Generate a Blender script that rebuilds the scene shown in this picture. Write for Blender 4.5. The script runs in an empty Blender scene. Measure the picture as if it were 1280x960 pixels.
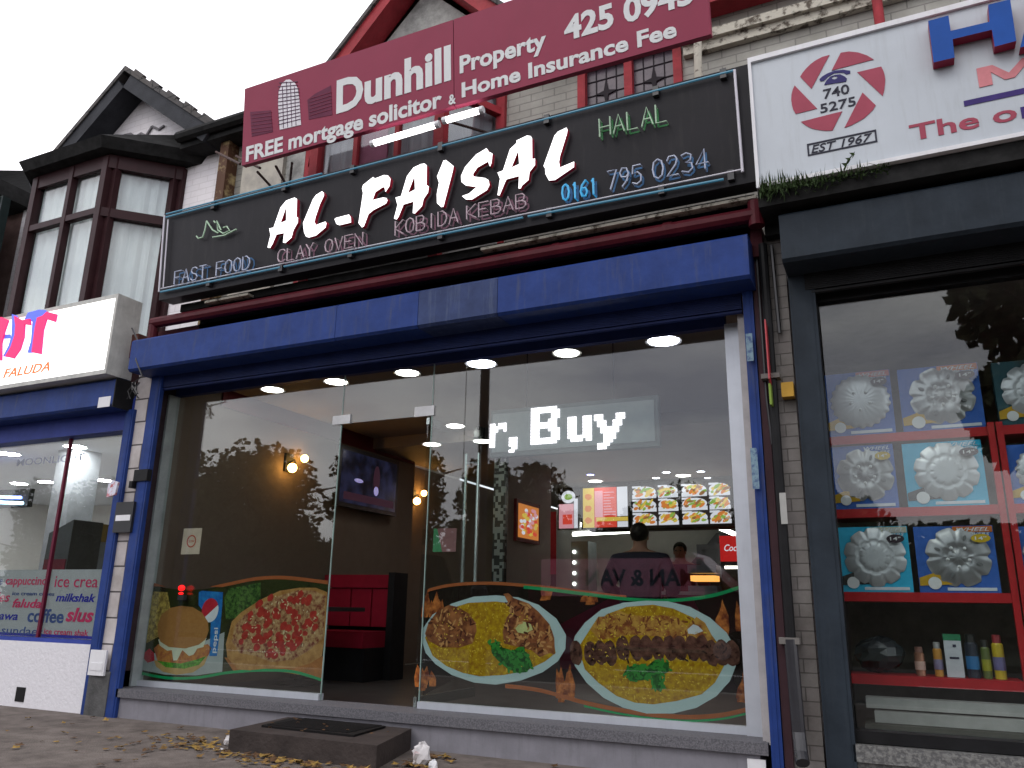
import bpy, math, random
from mathutils import Vector, Matrix
from mathutils.geometry import tessellate_polygon
random.seed(7)
C = bpy.context.scene.collection
SC = bpy.context.scene

# ------------------------------------------------------------------ camera
RIGHT = Vector((0.90263618, 0.43002846, 0.01798466))
DOWN = Vector((-0.0998982, 0.24996609, -0.96308738))
FWD = Vector((-0.41865054, 0.86752088, 0.26858751))
FPX = 1005.15
CAM = Vector((0, -5.0, 0.92))
cd = bpy.data.cameras.new('camera')
cam = bpy.data.objects.new('camera', cd)
C.objects.link(cam)
m = Matrix.Identity(4)
for i in range(3):
    m[i][0] = RIGHT[i]; m[i][1] = -DOWN[i]; m[i][2] = -FWD[i]; m[i][3] = CAM[i]
cam.matrix_world = m
cd.sensor_width = 36.0
cd.lens = FPX / 1280 * 36
cd.clip_end = 500
SC.camera = cam

# ------------------------------------------------------------------ world, sun, exposure
SUN_EL, SUN_AZ = math.radians(48), math.radians(205)
w = bpy.data.worlds.new('World'); SC.world = w; w.use_nodes = True
nt = w.node_tree; nt.nodes.clear()
N = nt.nodes.new; L = nt.links.new
out = N('ShaderNodeOutputWorld'); mix = N('ShaderNodeMixShader')
b1 = N('ShaderNodeBackground'); b2 = N('ShaderNodeBackground')
sky = N('ShaderNodeTexSky'); sky.sky_type = 'NISHITA'; sky.sun_disc = False
sky.sun_elevation = SUN_EL; sky.sun_rotation = SUN_AZ
b1.inputs[1].default_value = 0.12
L(sky.outputs[0], b1.inputs[0])
tc = N('ShaderNodeTexCoord'); mp = N('ShaderNodeMapping'); mp.inputs['Scale'].default_value = (1, 1, 3.4)
nz = N('ShaderNodeTexNoise'); nz.inputs['Scale'].default_value = 2.6; nz.inputs['Detail'].default_value = 7
nz.inputs['Roughness'].default_value = 0.55
cr = N('ShaderNodeValToRGB')
cr.color_ramp.elements[0].position = 0.36; cr.color_ramp.elements[0].color = (0.50, 0.50, 0.58, 1)
cr.color_ramp.elements[1].position = 0.62; cr.color_ramp.elements[1].color = (1.0, 0.98, 0.99, 1)
L(tc.outputs['Generated'], mp.inputs[0]); L(mp.outputs[0], nz.inputs['Vector']); L(nz.outputs['Fac'], cr.inputs[0])
L(cr.outputs[0], b2.inputs[0]); b2.inputs[1].default_value = 2.25
mix.inputs[0].default_value = 0.9
L(b1.outputs[0], mix.inputs[1]); L(b2.outputs[0], mix.inputs[2]); L(mix.outputs[0], out.inputs[0])
sd = bpy.data.lights.new('sun', 'SUN'); sd.energy = 0.6; sd.angle = math.radians(24); sd.color = (1, 0.96, 0.9)
so = bpy.data.objects.new('sun', sd); C.objects.link(so)
so.rotation_euler = (math.radians(90) - SUN_EL, 0, math.pi - SUN_AZ)
SC.view_settings.view_transform = 'Standard'; SC.view_settings.look = 'None'
SC.view_settings.exposure = 0.0; SC.view_settings.gamma = 1.0
SC.view_settings.use_curve_mapping = False
cy = SC.cycles
cy.max_bounces = 10; cy.transparent_max_bounces = 24; cy.diffuse_bounces = 4; cy.glossy_bounces = 4
cy.use_denoising = True; cy.sample_clamp_indirect = 6.0; cy.caustics_reflective = False; cy.caustics_refractive = False

# ------------------------------------------------------------------ pixel of the photograph -> point on a measured plane
def ray(px, py):
    return RIGHT * (px - 640) + DOWN * (py - 480) + FWD * FPX
def W(px, py, d):
    r = ray(px, py); return CAM + r * (d / r.y)
class Plane:
    """plane x-parallel, through (y0,z0) leaning dy/dz = k; u = x, v = distance up the slope"""
    def __init__(s, d0, z0, k=0.0):
        s.y0 = d0 - 5; s.z0 = z0; s.k = k
        n = math.hypot(k, 1); s.up = Vector((0, k / n, 1 / n)); s.n = Vector((0, -1 / n, k / n))
    def uv(s, px, py):
        r = ray(px, py)
        t = (s.y0 + s.k * (CAM.z - s.z0) - CAM.y) / (r.y - s.k * r.z)
        p = CAM + r * t
        return (p.x, (p - Vector((0, s.y0, s.z0))).dot(s.up))
    def p(s, u, v, off=0.0):
        return Vector((u, s.y0, s.z0)) + s.up * v + s.n * off
class SidePlane:
    """plane x = const, normal +x; u runs along y"""
    def __init__(s, x): s.x = x
    def p(s, u, v, off=0.0): return Vector((s.x + off, u, v))

# ------------------------------------------------------------------ materials
MATS = {}
def mat(name, col, rough=0.6, metal=0.0, var=0.18, scale=6.0, bump=0.0, bscale=60.0, emit=None, estr=1.0,
        streak=None, streak_amt=0.5, coat=0.0, spec=0.5, col2=None, ramp=(0.4, 0.6)):
    if name in MATS: return MATS[name]
    M = bpy.data.materials.new(name); M.use_nodes = True; MATS[name] = M
    t = M.node_tree; b = t.nodes['Principled BSDF']; N = t.nodes.new; L = t.links.new
    b.inputs['Roughness'].default_value = rough; b.inputs['Metallic'].default_value = metal
    b.inputs['Specular IOR Level'].default_value = 0.06 if ('print' in name and spec == 0.5) else (0.15 if (rough >= 0.4 and metal == 0 and spec == 0.5) else spec)
    b.inputs['Coat Weight'].default_value = coat
    tc = N('ShaderNodeTexCoord')
    nz = N('ShaderNodeTexNoise'); nz.inputs['Scale'].default_value = scale; nz.inputs['Detail'].default_value = 6
    nz.inputs['Roughness'].default_value = 0.65
    L(tc.outputs['Object'], nz.inputs['Vector'])
    r = N('ShaderNodeValToRGB')
    c0 = col2 if col2 else tuple(c * (1 - var) for c in col)
    c1 = col if col2 else tuple(min(1, c * (1 + var)) for c in col)
    r.color_ramp.elements[0].position = ramp[0] if col2 else 0.3; r.color_ramp.elements[0].color = (*c0, 1)
    r.color_ramp.elements[1].position = ramp[1] if col2 else 0.7; r.color_ramp.elements[1].color = (*c1, 1)
    L(nz.outputs['Fac'], r.inputs[0]); last = r.outputs[0]
    if streak:
        mp = N('ShaderNodeMapping'); mp.inputs['Scale'].default_value = (9, 9, 0.9)
        n2 = N('ShaderNodeTexNoise'); n2.inputs['Scale'].default_value = 2.2; n2.inputs['Detail'].default_value = 8
        n2.inputs['Roughness'].default_value = 0.7
        L(tc.outputs['Object'], mp.inputs[0]); L(mp.outputs[0], n2.inputs['Vector'])
        r2 = N('ShaderNodeValToRGB'); r2.color_ramp.elements[0].position = 0.52; r2.color_ramp.elements[1].position = 0.8
        r2.color_ramp.elements[0].color = (0, 0, 0, 1); r2.color_ramp.elements[1].color = (streak_amt,) * 3 + (1,)
        L(n2.outputs['Fac'], r2.inputs[0])
        mx = N('ShaderNodeMixRGB'); mx.inputs[2].default_value = (*streak, 1)
        L(r2.outputs[0], mx.inputs[0]); L(last, mx.inputs[1]); last = mx.outputs[0]
    L(last, b.inputs['Base Color'])
    if bump:
        n3 = N('ShaderNodeTexNoise'); n3.inputs['Scale'].default_value = bscale; n3.inputs['Detail'].default_value = 5
        bp = N('ShaderNodeBump'); bp.inputs['Strength'].default_value = bump; bp.inputs['Distance'].default_value = 0.01
        L(tc.outputs['Object'], n3.inputs['Vector']); L(n3.outputs['Fac'], bp.inputs['Height']); L(bp.outputs[0], b.inputs['Normal'])
    if emit:
        b.inputs['Emission Color'].default_value = (*emit, 1); b.inputs['Emission Strength'].default_value = estr
    return M

def brick_mat(name, c1, c2, mortar, bw=0.225, bh=0.075, rough=0.85, ms=0.006, bump=0.6, stain=None):
    if name in MATS: return MATS[name]
    M = bpy.data.materials.new(name); M.use_nodes = True; MATS[name] = M
    t = M.node_tree; b = t.nodes['Principled BSDF']; N = t.nodes.new; L = t.links.new
    b.inputs['Roughness'].default_value = rough
    tc = N('ShaderNodeTexCoord'); sp = N('ShaderNodeSeparateXYZ'); ad = N('ShaderNodeMath'); cb = N('ShaderNodeCombineXYZ')
    L(tc.outputs['Object'], sp.inputs[0]); L(sp.outputs[0], ad.inputs[0]); L(sp.outputs[1], ad.inputs[1])
    L(ad.outputs[0], cb.inputs[0]); L(sp.outputs[2], cb.inputs[1])
    br = N('ShaderNodeTexBrick'); br.inputs['Scale'].default_value = 1.0
    br.inputs['Brick Width'].default_value = bw; br.inputs['Row Height'].default_value = bh
    br.inputs['Mortar Size'].default_value = ms; br.inputs['Mortar Smooth'].default_value = 0.3
    br.inputs['Color1'].default_value = (*c1, 1); br.inputs['Color2'].default_value = (*c2, 1); br.inputs['Mortar'].default_value = (*mortar, 1)
    L(cb.outputs[0], br.inputs['Vector'])
    nz = N('ShaderNodeTexNoise'); nz.inputs['Scale'].default_value = 1.7; nz.inputs['Detail'].default_value = 9; nz.inputs['Roughness'].default_value = .7
    L(tc.outputs['Object'], nz.inputs['Vector'])
    r = N('ShaderNodeValToRGB'); r.color_ramp.elements[0].position = 0.3; r.color_ramp.elements[1].position = 0.62
    s = stain or (0.55, 0.53, 0.5)
    r.color_ramp.elements[0].color = (*s, 1); r.color_ramp.elements[1].color = (1, 1, 1, 1)
    L(nz.outputs['Fac'], r.inputs[0])
    mx = N('ShaderNodeMixRGB'); mx.blend_type = 'MULTIPLY'; mx.inputs[0].default_value = 1
    L(br.outputs['Color'], mx.inputs[1]); L(r.outputs[0], mx.inputs[2]); L(mx.outputs[0], b.inputs['Base Color'])
    bp = N('ShaderNodeBump'); bp.inputs['Strength'].default_value = bump; bp.inputs['Distance'].default_value = 0.006; bp.invert = True
    L(br.outputs['Fac'], bp.inputs['Height']); L(bp.outputs[0], b.inputs['Normal'])
    return M

def glass_mat(name='window_glass', ior=1.72, tint=(0.93, 0.96, 0.95)):
    if name in MATS: return MATS[name]
    M = bpy.data.materials.new(name); M.use_nodes = True; MATS[name] = M
    t = M.node_tree; t.nodes.clear(); N = t.nodes.new; L = t.links.new
    o = N('ShaderNodeOutputMaterial'); mx = N('ShaderNodeMixShader'); tr = N('ShaderNodeBsdfTransparent'); gl = N('ShaderNodeBsdfGlossy')
    fr = N('ShaderNodeFresnel'); ge = N('ShaderNodeNewGeometry'); mr = N('ShaderNodeMapRange')
    mr.inputs['To Min'].default_value = ior; mr.inputs['To Max'].default_value = 1 / ior
    L(ge.outputs['Backfacing'], mr.inputs['Value']); L(mr.outputs[0], fr.inputs['IOR'])
    tr.inputs[0].default_value = (*tint, 1); gl.inputs['Roughness'].default_value = 0.012
    # faint waviness of the sheet
    tc = N('ShaderNodeTexCoord'); nz = N('ShaderNodeTexNoise'); nz.inputs['Scale'].default_value = 1.3; nz.inputs['Detail'].default_value = 1
    bp = N('ShaderNodeBump'); bp.inputs['Strength'].default_value = 0.03; bp.inputs['Distance'].default_value = 0.01
    L(tc.outputs['Object'], nz.inputs['Vector']); L(nz.outputs['Fac'], bp.inputs['Height']); L(bp.outputs[0], gl.inputs['Normal'])
    L(fr.outputs[0], mx.inputs[0]); L(tr.outputs[0], mx.inputs[1]); L(gl.outputs[0], mx.inputs[2]); L(mx.outputs[0], o.inputs[0])
    return M
def lamp_mat(name, col, s): return mat(name, (0.8, 0.8, 0.8), 0.5, emit=col, estr=s, var=0.0)

GLASS = glass_mat()
BLUE = mat('blue_shutter_paint', (0.018, 0.044, 0.185), 0.5, var=0.2, scale=5, streak=(0.07, 0.08, 0.12), streak_amt=0.85, bump=.15, bscale=25)
BLUE_GREY = mat('faded_blue_paint', (0.032, 0.050, 0.13), 0.5, var=0.25, scale=5, streak=(0.13, 0.16, 0.22), streak_amt=0.6)
NAVY = mat('navy_shutter_slats', (0.012, 0.022, 0.09), 0.5, var=0.2)
DGREY = mat('dark_grey_paint', (0.022, 0.030, 0.040), 0.55, var=0.2, streak=(0.05, 0.06, 0.07), streak_amt=.4, bump=.1, bscale=30)
BLACK = mat('black_metal', (0.012, 0.012, 0.013), 0.5, var=0.3)
BLACKP = mat('black_plastic', (0.02, 0.02, 0.022), 0.35, var=0.2)
REDP = mat('maroon_gloss_paint', (0.075, 0.008, 0.014), 0.42, var=0.25, streak=(0.12, 0.03, 0.03), streak_amt=.4)
REDW = mat('red_window_paint', (0.33, 0.035, 0.045), 0.55, var=0.25, streak=(0.16, 0.05, 0.05), streak_amt=.5, bump=.3, bscale=40)
BROWN = mat('dark_brown_upvc', (0.035, 0.014, 0.016), 0.4, var=0.2)
SOOT = mat('sooty_black_board', (0.018, 0.018, 0.018), 0.85, var=0.5, scale=9, bump=.6, bscale=14)
ALU = mat('silver_aluminium', (0.52, 0.55, 0.60), 0.38, 0.3, var=0.06, streak=(.3, .32, .35), streak_amt=.3)
ALUD = mat('dull_grey_metal', (0.20, 0.22, 0.25), 0.5, 0.2, var=0.15)
STEEL = mat('stainless_steel', (0.55, 0.62, 0.6), 0.25, 0.9, var=0.05)
RISER = mat('grey_painted_riser', (0.22, 0.215, 0.24), 0.6, var=0.12, streak=(.13, .13, .14), streak_amt=.6, bump=.1)
SILLM = mat('speckled_sill_tile', (0.17, 0.165, 0.18), 0.6, col2=(0.09, 0.09, 0.10), scale=110, ramp=(.4, .62), bump=.2, bscale=120)
WHITE = mat('white_enamel', (0.74, 0.74, 0.76), 0.5, var=0.06, streak=(.35, .35, .33), streak_amt=.35)
CREAM = mat('peeling_cream_paint', (0.55, 0.52, 0.44), 0.8, col2=(0.12, 0.10, 0.08), scale=14, ramp=(.38, .5), bump=.5)
WHITE_BRICK = brick_mat('white_painted_brick', (0.88, 0.85, 0.87), (0.86, 0.83, 0.85), (0.76, 0.73, 0.74), stain=(.86, .84, .84), bump=.35)
GREY_BRICK = brick_mat('grey_painted_brick', (0.42, 0.41, 0.37), (0.39, 0.38, 0.34), (0.27, 0.26, 0.24), stain=(.62, .62, .6), bump=.4)
PIER_BRICK = brick_mat('pale_pier_blocks', (0.60, 0.56, 0.55), (0.54, 0.50, 0.50), (0.10, 0.09, 0.09), bw=0.5, bh=0.215, ms=0.008)
PIER_DARK = brick_mat('grimy_pier_brick', (0.25, 0.235, 0.22), (0.22, 0.20, 0.19), (0.12, 0.11, 0.10), bw=0.225, bh=0.075, ms=0.004, stain=(.4, .38, .36))
RENDERM = mat('grey_render', (0.42, 0.42, 0.40), 0.9, col2=(0.2, 0.2, 0.19), scale=5, ramp=(.35, .6), bump=.5)
WRENDER = mat('white_render', (0.72, 0.71, 0.74), 0.8, var=0.05, scale=20, bump=.5, bscale=45)
SLATE = brick_mat('slate_roof', (0.10, 0.09, 0.085), (0.075, 0.07, 0.07), (0.03, 0.03, 0.03), bw=.28, bh=.2, ms=.01)

# ------------------------------------------------------------------ mesh builder
class MB:
    def __init__(s): s.v = []; s.f = []; s.m = []; s.mi = 0
    def add(s, vs, fs, mi=None):
        o = len(s.v); s.v += [Vector(x) for x in vs]; s.f += [tuple(i + o for i in f) for f in fs]; s.m += [s.mi if mi is None else mi] * len(fs); return s
    def box(s, x0, x1, y0, y1, z0, z1, mi=None):
        vs = [(x, y, z) for x in (x0, x1) for y in (y0, y1) for z in (z0, z1)]
        return s.add(vs, [(0, 1, 3, 2), (4, 6, 7, 5), (0, 4, 5, 1), (2, 3, 7, 6), (0, 2, 6, 4), (1, 5, 7, 3)], mi)
    def hexa(s, p, mi=None):      # 8 corners: bottom loop 4, top loop 4
        return s.add(p, [(3, 2, 1, 0), (4, 5, 6, 7), (0, 1, 5, 4), (1, 2, 6, 5), (2, 3, 7, 6), (3, 0, 4, 7)], mi)
    def bar(s, a, b, w, h, up=Vector((0, 0, 1)), mi=None):
        a = Vector(a); b = Vector(b); d = (b - a).normalized(); sx = d.cross(up).normalized(); uu = sx.cross(d)
        q = [sx * i * w / 2 + uu * j * h / 2 for i, j in ((-1, -1), (1, -1), (1, 1), (-1, 1))]
        return s.hexa([a + k for k in q] + [b + k for k in q], mi)
    def tube(s, pts, r, n=8, mi=None, cap=True):
        pts = [Vector(p) for p in pts]; rs = r if isinstance(r, (list, tuple)) else [r] * len(pts)
        vs = []; prev = None
        for i, p in enumerate(pts):
            d = (pts[min(i + 1, len(pts) - 1)] - pts[max(i - 1, 0)])
            d = d.normalized() if d.length > 1e-9 else Vector((0, 0, 1))
            a = prev if prev is not None else (Vector((0, 0, 1)) if abs(d.z) < .9 else Vector((1, 0, 0)))
            a = (a - d * a.dot(d))
            a = a.normalized() if a.length > 1e-6 else d.orthogonal().normalized()
            prev = a; b = d.cross(a)
            vs += [p + (a * math.cos(2 * math.pi * k / n) + b * math.sin(2 * math.pi * k / n)) * rs[i] for k in range(n)]
        fs = [(i * n + k, i * n + (k + 1) % n, (i + 1) * n + (k + 1) % n, (i + 1) * n + k) for i in range(len(pts) - 1) for k in range(n)]
        if cap: fs += [tuple(range(n))[::-1], tuple(range((len(pts) - 1) * n, len(pts) * n))]
        return s.add(vs, fs, mi)
    def lathe(s, prof, c, n=20, axis='z', mi=None):
        c = Vector(c); vs = []
        for r, h in prof:
            for k in range(n):
                a = 2 * math.pi * k / n; x, y = r * math.cos(a), r * math.sin(a)
                vs.append(c + (Vector((x, y, h)) if axis == 'z' else Vector((x, -h, y)) if axis == 'y' else Vector((h, x, y))))
        m_ = len(prof)
        fs = [(i * n + k, i * n + (k + 1) % n, (i + 1) * n + (k + 1) % n, (i + 1) * n + k) for i in range(m_ - 1) for k in range(n)]
        fs += [tuple(range(n))[::-1], tuple(range((m_ - 1) * n, m_ * n))]
        return s.add(vs, fs, mi)
    def ball(s, c, r, n=10, sc=(1, 1, 1), mi=None):
        prof = [(max(1e-4, math.sin(math.pi * i / n)) * r, -math.cos(math.pi * i / n) * r) for i in range(n + 1)]
        c = Vector(c); vs = []; k2 = n * 2
        for rr, h in prof:
            for k in range(k2):
                a = 2 * math.pi * k / k2; vs.append(c + Vector((rr * math.cos(a) * sc[0], rr * math.sin(a) * sc[1], h * sc[2])))
        fs = [(i * k2 + k, i * k2 + (k + 1) % k2, (i + 1) * k2 + (k + 1) % k2, (i + 1) * k2 + k) for i in range(n) for k in range(k2)]
        return s.add(vs, fs, mi)
    def shape(s, loops, pl, o0, o1, mi=None, side=None):
        """loops of 2D (u,v) points (first outer, rest holes) on plane pl, front at offset o1, back at o0"""
        tri = tessellate_polygon([[Vector((u, v, 0)) for u, v in lp] for lp in loops])
        flat = [q for lp in loops for q in lp]
        n = len(flat)
        fr = [pl.p(u, v, o1) for u, v in flat]; bk = [pl.p(u, v, o0) for u, v in flat]
        fs = []
        for t in tri:
            a, b, c = [flat[i] for i in t]
            ccw = (b[0] - a[0]) * (c[1] - a[1]) - (b[1] - a[1]) * (c[0] - a[0]) > 0
            fs.append(tuple(t) if ccw else tuple(t)[::-1])
        s.add(fr + bk, fs, mi)
        o = len(s.v) - 2 * n; i0 = 0; ss = []
        for lp in loops:
            k = len(lp)
            for i in range(k):
                a, b = i0 + i, i0 + (i + 1) % k
                ss.append((a + o, b + o, b + n + o, a + n + o))
            i0 += k
        s.f += ss; s.m += [side if side is not None else (s.mi if mi is None else mi)] * len(ss)
        return s
    def build(s, name, mats, parent=None, smooth=False):
        me = bpy.data.meshes.new(name)
        off = parent.matrix_world.translation if parent is not None else Vector()
        if parent is not None:
            off = Vector(parent['_o']) if '_o' in parent else off
        else:
            # put the origin at the base of the mesh
            xs = [v.x for v in s.v]; ys = [v.y for v in s.v]; zs = [v.z for v in s.v]
            off = Vector(((min(xs) + max(xs)) / 2, (min(ys) + max(ys)) / 2, min(zs)))
        me.from_pydata([tuple(v - off) for v in s.v], [], s.f)
        for mm in (mats if isinstance(mats, (list, tuple)) else [mats]): me.materials.append(mm)
        me.polygons.foreach_set('material_index', s.m)
        if smooth: me.polygons.foreach_set('use_smooth', [True] * len(s.f))
        me.update()
        o = bpy.data.objects.new(name, me); C.objects.link(o)
        if parent is not None: o.parent = parent; 
        else: o.location = off
        ORG[o.name] = off.copy()
        return o
ORG = {}
_ob = MB.build
def build(s, name, mats, parent=None, smooth=False):
    if parent is not None:
        off = ORG[parent.name]
        me = bpy.data.meshes.new(name)
        me.from_pydata([tuple(v - off) for v in s.v], [], s.f)
        for mm in (mats if isinstance(mats, (list, tuple)) else [mats]): me.materials.append(mm)
        me.polygons.foreach_set('material_index', s.m)
        if smooth: me.polygons.foreach_set('use_smooth', [True] * len(s.f))
        me.update()
        o = bpy.data.objects.new(name, me); C.objects.link(o); o.parent = parent
        ORG[o.name] = off.copy()
        return o
    return _ob(s, name, mats, None, smooth)
MB.build = build

def tag(o, label, cat, group=None, kind=None):
    if label: o['label'] = label
    if cat: o['category'] = cat
    if group: o['group'] = group
    if kind: o['kind'] = kind
    return o
def thing(name, loc, label, cat, group=None):
    o = bpy.data.objects.new(name, None); C.objects.link(o); o.location = loc; o.empty_display_size = .1
    ORG[o.name] = Vector(loc); return tag(o, label, cat, group)
def struct(mb, name, mats): return tag(mb.build(name, mats), None, None, kind='structure')
def copy_tree(src, loc, label=None):
    def rec(o, parent):
        c = o.copy(); C.objects.link(c)
        if parent is not None: c.parent = parent
        for ch in o.children: rec(ch, c)
        return c
    r = rec(src, None); r.location = loc
    if label: r['label'] = label
    return r

# ------------------------------------------------------------------ lettering
_tc = {}
def glyphs(txt, bold=0.0, shear=0.0):
    key = (txt, bold, shear)
    if key in _tc: return _tc[key]
    cu = bpy.data.curves.new('t', 'FONT'); cu.body = txt; cu.size = 1; cu.offset = bold; cu.shear = shear; cu.resolution_u = 3
    cu.fill_mode = 'FRONT'; cu.extrude = 0
    o = bpy.data.objects.new('t', cu); C.objects.link(o)
    dg = bpy.context.evaluated_depsgraph_get()
    me = bpy.data.meshes.new_from_object(o.evaluated_get(dg))
    vs = [(v.co.x, v.co.y) for v in me.vertices]; fs = [tuple(p.vertices) for p in me.polygons]
    bpy.data.objects.remove(o); bpy.data.curves.remove(cu); bpy.data.meshes.remove(me)
    _tc[key] = (vs, fs); return _tc[key]
def text(mb, txt, pl, u0, u1, v0, cap, off, bold=0.02, shear=0.0, mi=None, depth=0.004):
    vs, fs = glyphs(txt, bold, shear)
    capv, _ = glyphs('H', bold, 0)
    c0 = min(y for x, y in capv); c1 = max(y for x, y in capv)
    x0 = min(x for x, y in vs); x1 = max(x for x, y in vs)
    su = (u1 - u0) / (x1 - x0); sv = cap / (c1 - c0)
    P = [(u0 + (x - x0) * su, v0 + (y - c0) * sv) for x, y in vs]
    n = len(P)
    # front face, back face and side walls so that the letters have thickness
    edges = {}
    for f in fs:
        for i in range(len(f)):
            e = (f[i], f[(i + 1) % len(f)]); edges[e] = 1
    side = [(a, b, b + n, a + n) for (a, b) in edges if (b, a) not in edges]
    fr = [pl.p(u, v, off) for u, v in P]; bk = [pl.p(u, v, off - depth) for u, v in P]
    fs2 = []
    for f in fs:
        a, b, c = P[f[0]], P[f[1]], P[f[2]]
        fs2.append(f)
    mb.add(fr + bk, fs2 + side, mi)
    return mb
def text_px(mb, txt, pl, bl, br, tl, off, **k):
    u0, v0 = pl.uv(*bl); u1, v1 = pl.uv(*br); _, vt = pl.uv(*tl)
    return text(mb, txt, pl, u0, u1, (v0 + v1) / 2, vt - v0, off, **k)

STK = {  # strokes on a 4 x 6 grid
 'A': [[(0, 0), (2, 6), (4, 0)], [(.8, 2.2), (3.2, 2.2)]], 'B': [[(0, 0), (0, 6), (2.6, 6), (3.5, 5.2), (3.2, 3.6), (2.2, 3.1), (0, 3.1)], [(2.2, 3.1), (3.8, 2.4), (3.9, 1), (2.8, 0), (0, 0)]],
 'C': [[(4, 5), (3, 6), (1.2, 5.9), (.1, 4.4), (0, 2), (.9, .3), (2.6, 0), (4, .9)]], 'D': [[(0, 0), (0, 6), (2, 6), (3.7, 4.6), (4, 2.6), (3.2, .8), (1.8, 0), (0, 0)]],
 'E': [[(4, 6), (0, 6), (0, 0), (4, 0)], [(0, 3.1), (3, 3.1)]], 'F': [[(4, 6), (0, 6), (0, 0)], [(0, 3.1), (3, 3.1)]],
 'H': [[(0, 0), (0, 6)], [(4, 0), (4, 6)], [(0, 3), (4, 3)]], 'I': [[(2, 0), (2, 6)]], 'K': [[(0, 0), (0, 6)], [(3.8, 6), (0, 2.7), (4, 0)]],
 'L': [[(0, 6), (0, 0), (3.6, 0)]], 'N': [[(0, 0), (0, 6), (4, 0), (4, 6)]],
 'O': [[(2, 6), (.5, 5.2), (0, 3), (.5, .8), (2, 0), (3.5, .8), (4, 3), (3.5, 5.2), (2, 6)]],
 'S': [[(3.8, 5.1), (2.6, 6), (1, 5.9), (.2, 4.8), (.8, 3.5), (3.1, 2.7), (3.9, 1.5), (3, .2), (1.2, 0), (0, .9)]],
 'T': [[(0, 6), (4, 6)], [(2, 6), (2, 0)]], 'V': [[(0, 6), (2, 0), (4, 6)]], 'Y': [[(0, 6), (2, 3), (4, 6)], [(2, 3), (2, 0)]],
 '0': [[(2, 6), (.6, 5.2), (.1, 3), (.6, .8), (2, 0), (3.4, .8), (3.9, 3), (3.4, 5.2), (2, 6)]], '1': [[(1.4, 5), (2.2, 6), (2.2, 0)]],
 '2': [[(.2, 4.8), (1, 6), (3, 6), (3.8, 4.8), (3.2, 3.2), (0, 0), (4, 0)]], '3': [[(.2, 5.5), (2, 6), (3.6, 5.2), (3.3, 3.6), (1.6, 3.2), (3.6, 2.6), (3.9, 1), (2.4, 0), (.1, .6)]],
 '4': [[(3, 0), (3, 6), (0, 1.8), (4.2, 1.8)]], '5': [[(3.8, 6), (.6, 6), (.3, 3.4), (2.4, 3.8), (3.8, 2.6), (3.6, .8), (2, 0), (.1, .6)]],
 '6': [[(3.2, 6), (1, 4.2), (.2, 2), (1, .2), (3, .1), (3.8, 1.6), (3, 3.1), (1.2, 3.1), (.3, 2)]], '7': [[(.1, 6), (4, 6), (1.2, 0)]],
 '9': [[(1, .1), (3, 1.8), (3.8, 4), (3, 5.8), (1.2, 6), (.2, 4.6), (.9, 3.2), (2.8, 3), (3.7, 3.8)]]}
def neon(mb, txt, pl, bl, br, tl, off, r=0.006, ghost=None):
    u0, v0 = pl.uv(*bl); u1, v1 = pl.uv(*br); _, vt = pl.uv(*tl)
    v0 = (v0 + v1) / 2; h = vt - pl.uv(*bl)[1]; n = len(txt); adv = (u1 - u0) / (n - .18)
    for i, ch in enumerate(txt):
        if ch == ' ': continue
        for st in STK[ch]:
            pts = []
            for (a, b) in st: pts.append(pl.p(u0 + adv * (i + a / 4 * .78), v0 + h * b / 6, off))
            mb.tube(pts, r, 6)
            if ghost is not None:
                for (a, b), (c, d) in zip(st[:-1], st[1:]):
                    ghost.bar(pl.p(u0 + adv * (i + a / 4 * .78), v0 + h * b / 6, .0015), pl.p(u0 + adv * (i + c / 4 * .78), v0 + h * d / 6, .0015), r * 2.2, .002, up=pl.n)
            for q in (st[0], st[-1]):
                a = pl.p(u0 + adv * (i + q[0] / 4 * .78), v0 + h * q[1] / 6, off)
                b = pl.p(u0 + adv * (i + q[0] / 4 * .78), v0 + h * q[1] / 6, 0.001)
                mb.tube([a, b], r * .6, 5)

def zoomer(x0, y0, s): return lambda a, b: (x0 + a / s, y0 + b / s)
def px_loop(pl, pts, z): return [pl.uv(*z(a, b)) for a, b in pts]

# ------------------------------------------------------------------ ground
pav = mat('pavement_asphalt', (0.185, 0.158, 0.142), 0.85, col2=(0.10, 0.084, 0.075), scale=5, ramp=(.35, .65), bump=.8, bscale=90)
g = MB(); g.box(-40, 40, -4.6, 0.0, -0.3, 0.0); g.box(-40, 40, 0.0, 12, -0.3, -0.004)
struct(g, 'pavement', pav)
g = MB(); g.box(-60, 60, -14, -4.75, -0.4, -0.13); struct(g, 'road', mat('road_asphalt', (0.028, 0.028, 0.030), 0.8, var=.25, scale=12, bump=.6))
g = MB(); g.box(-40, 40, -4.75, -4.6, -0.35, 0.004); struct(g, 'kerb', mat('kerb_stone', (0.3, 0.29, 0.27), .8, var=.2, bump=.4))
g = MB(); g.box(-60, 60, -14.3, -14, -0.35, 0.0); g.box(-60, 60, -60, -14.3, -.4, -.02); struct(g, 'far_verge', mat('grass_verge', (0.016, 0.022, 0.010), .9, var=.4, bump=.6))
g = MB()
for i in range(12): g.box(-30 + i * 5, -27.5 + i * 5, -9.45, -9.33, -.13, -.126)
struct(g, 'road_markings', WHITE)
g = MB(); g.box(-200, 200, -300, 300, -.6, -.5); struct(g, 'ground', mat('far_ground', (0.08, .08, .06), .95))

# ================================================================== MAIN SHOP : building above
def wall_with_hole(mb, x0, x1, z0, z1, hx0, hx1, hz0, hz1, y0, y1):
    mb.box(x0, hx0, y0, y1, z0, z1); mb.box(hx1, x1, y0, y1, z0, z1)
    mb.box(hx0, hx1, y0, y1, z0, hz0); mb.box(hx0, hx1, y0, y1, hz1, z1)

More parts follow.
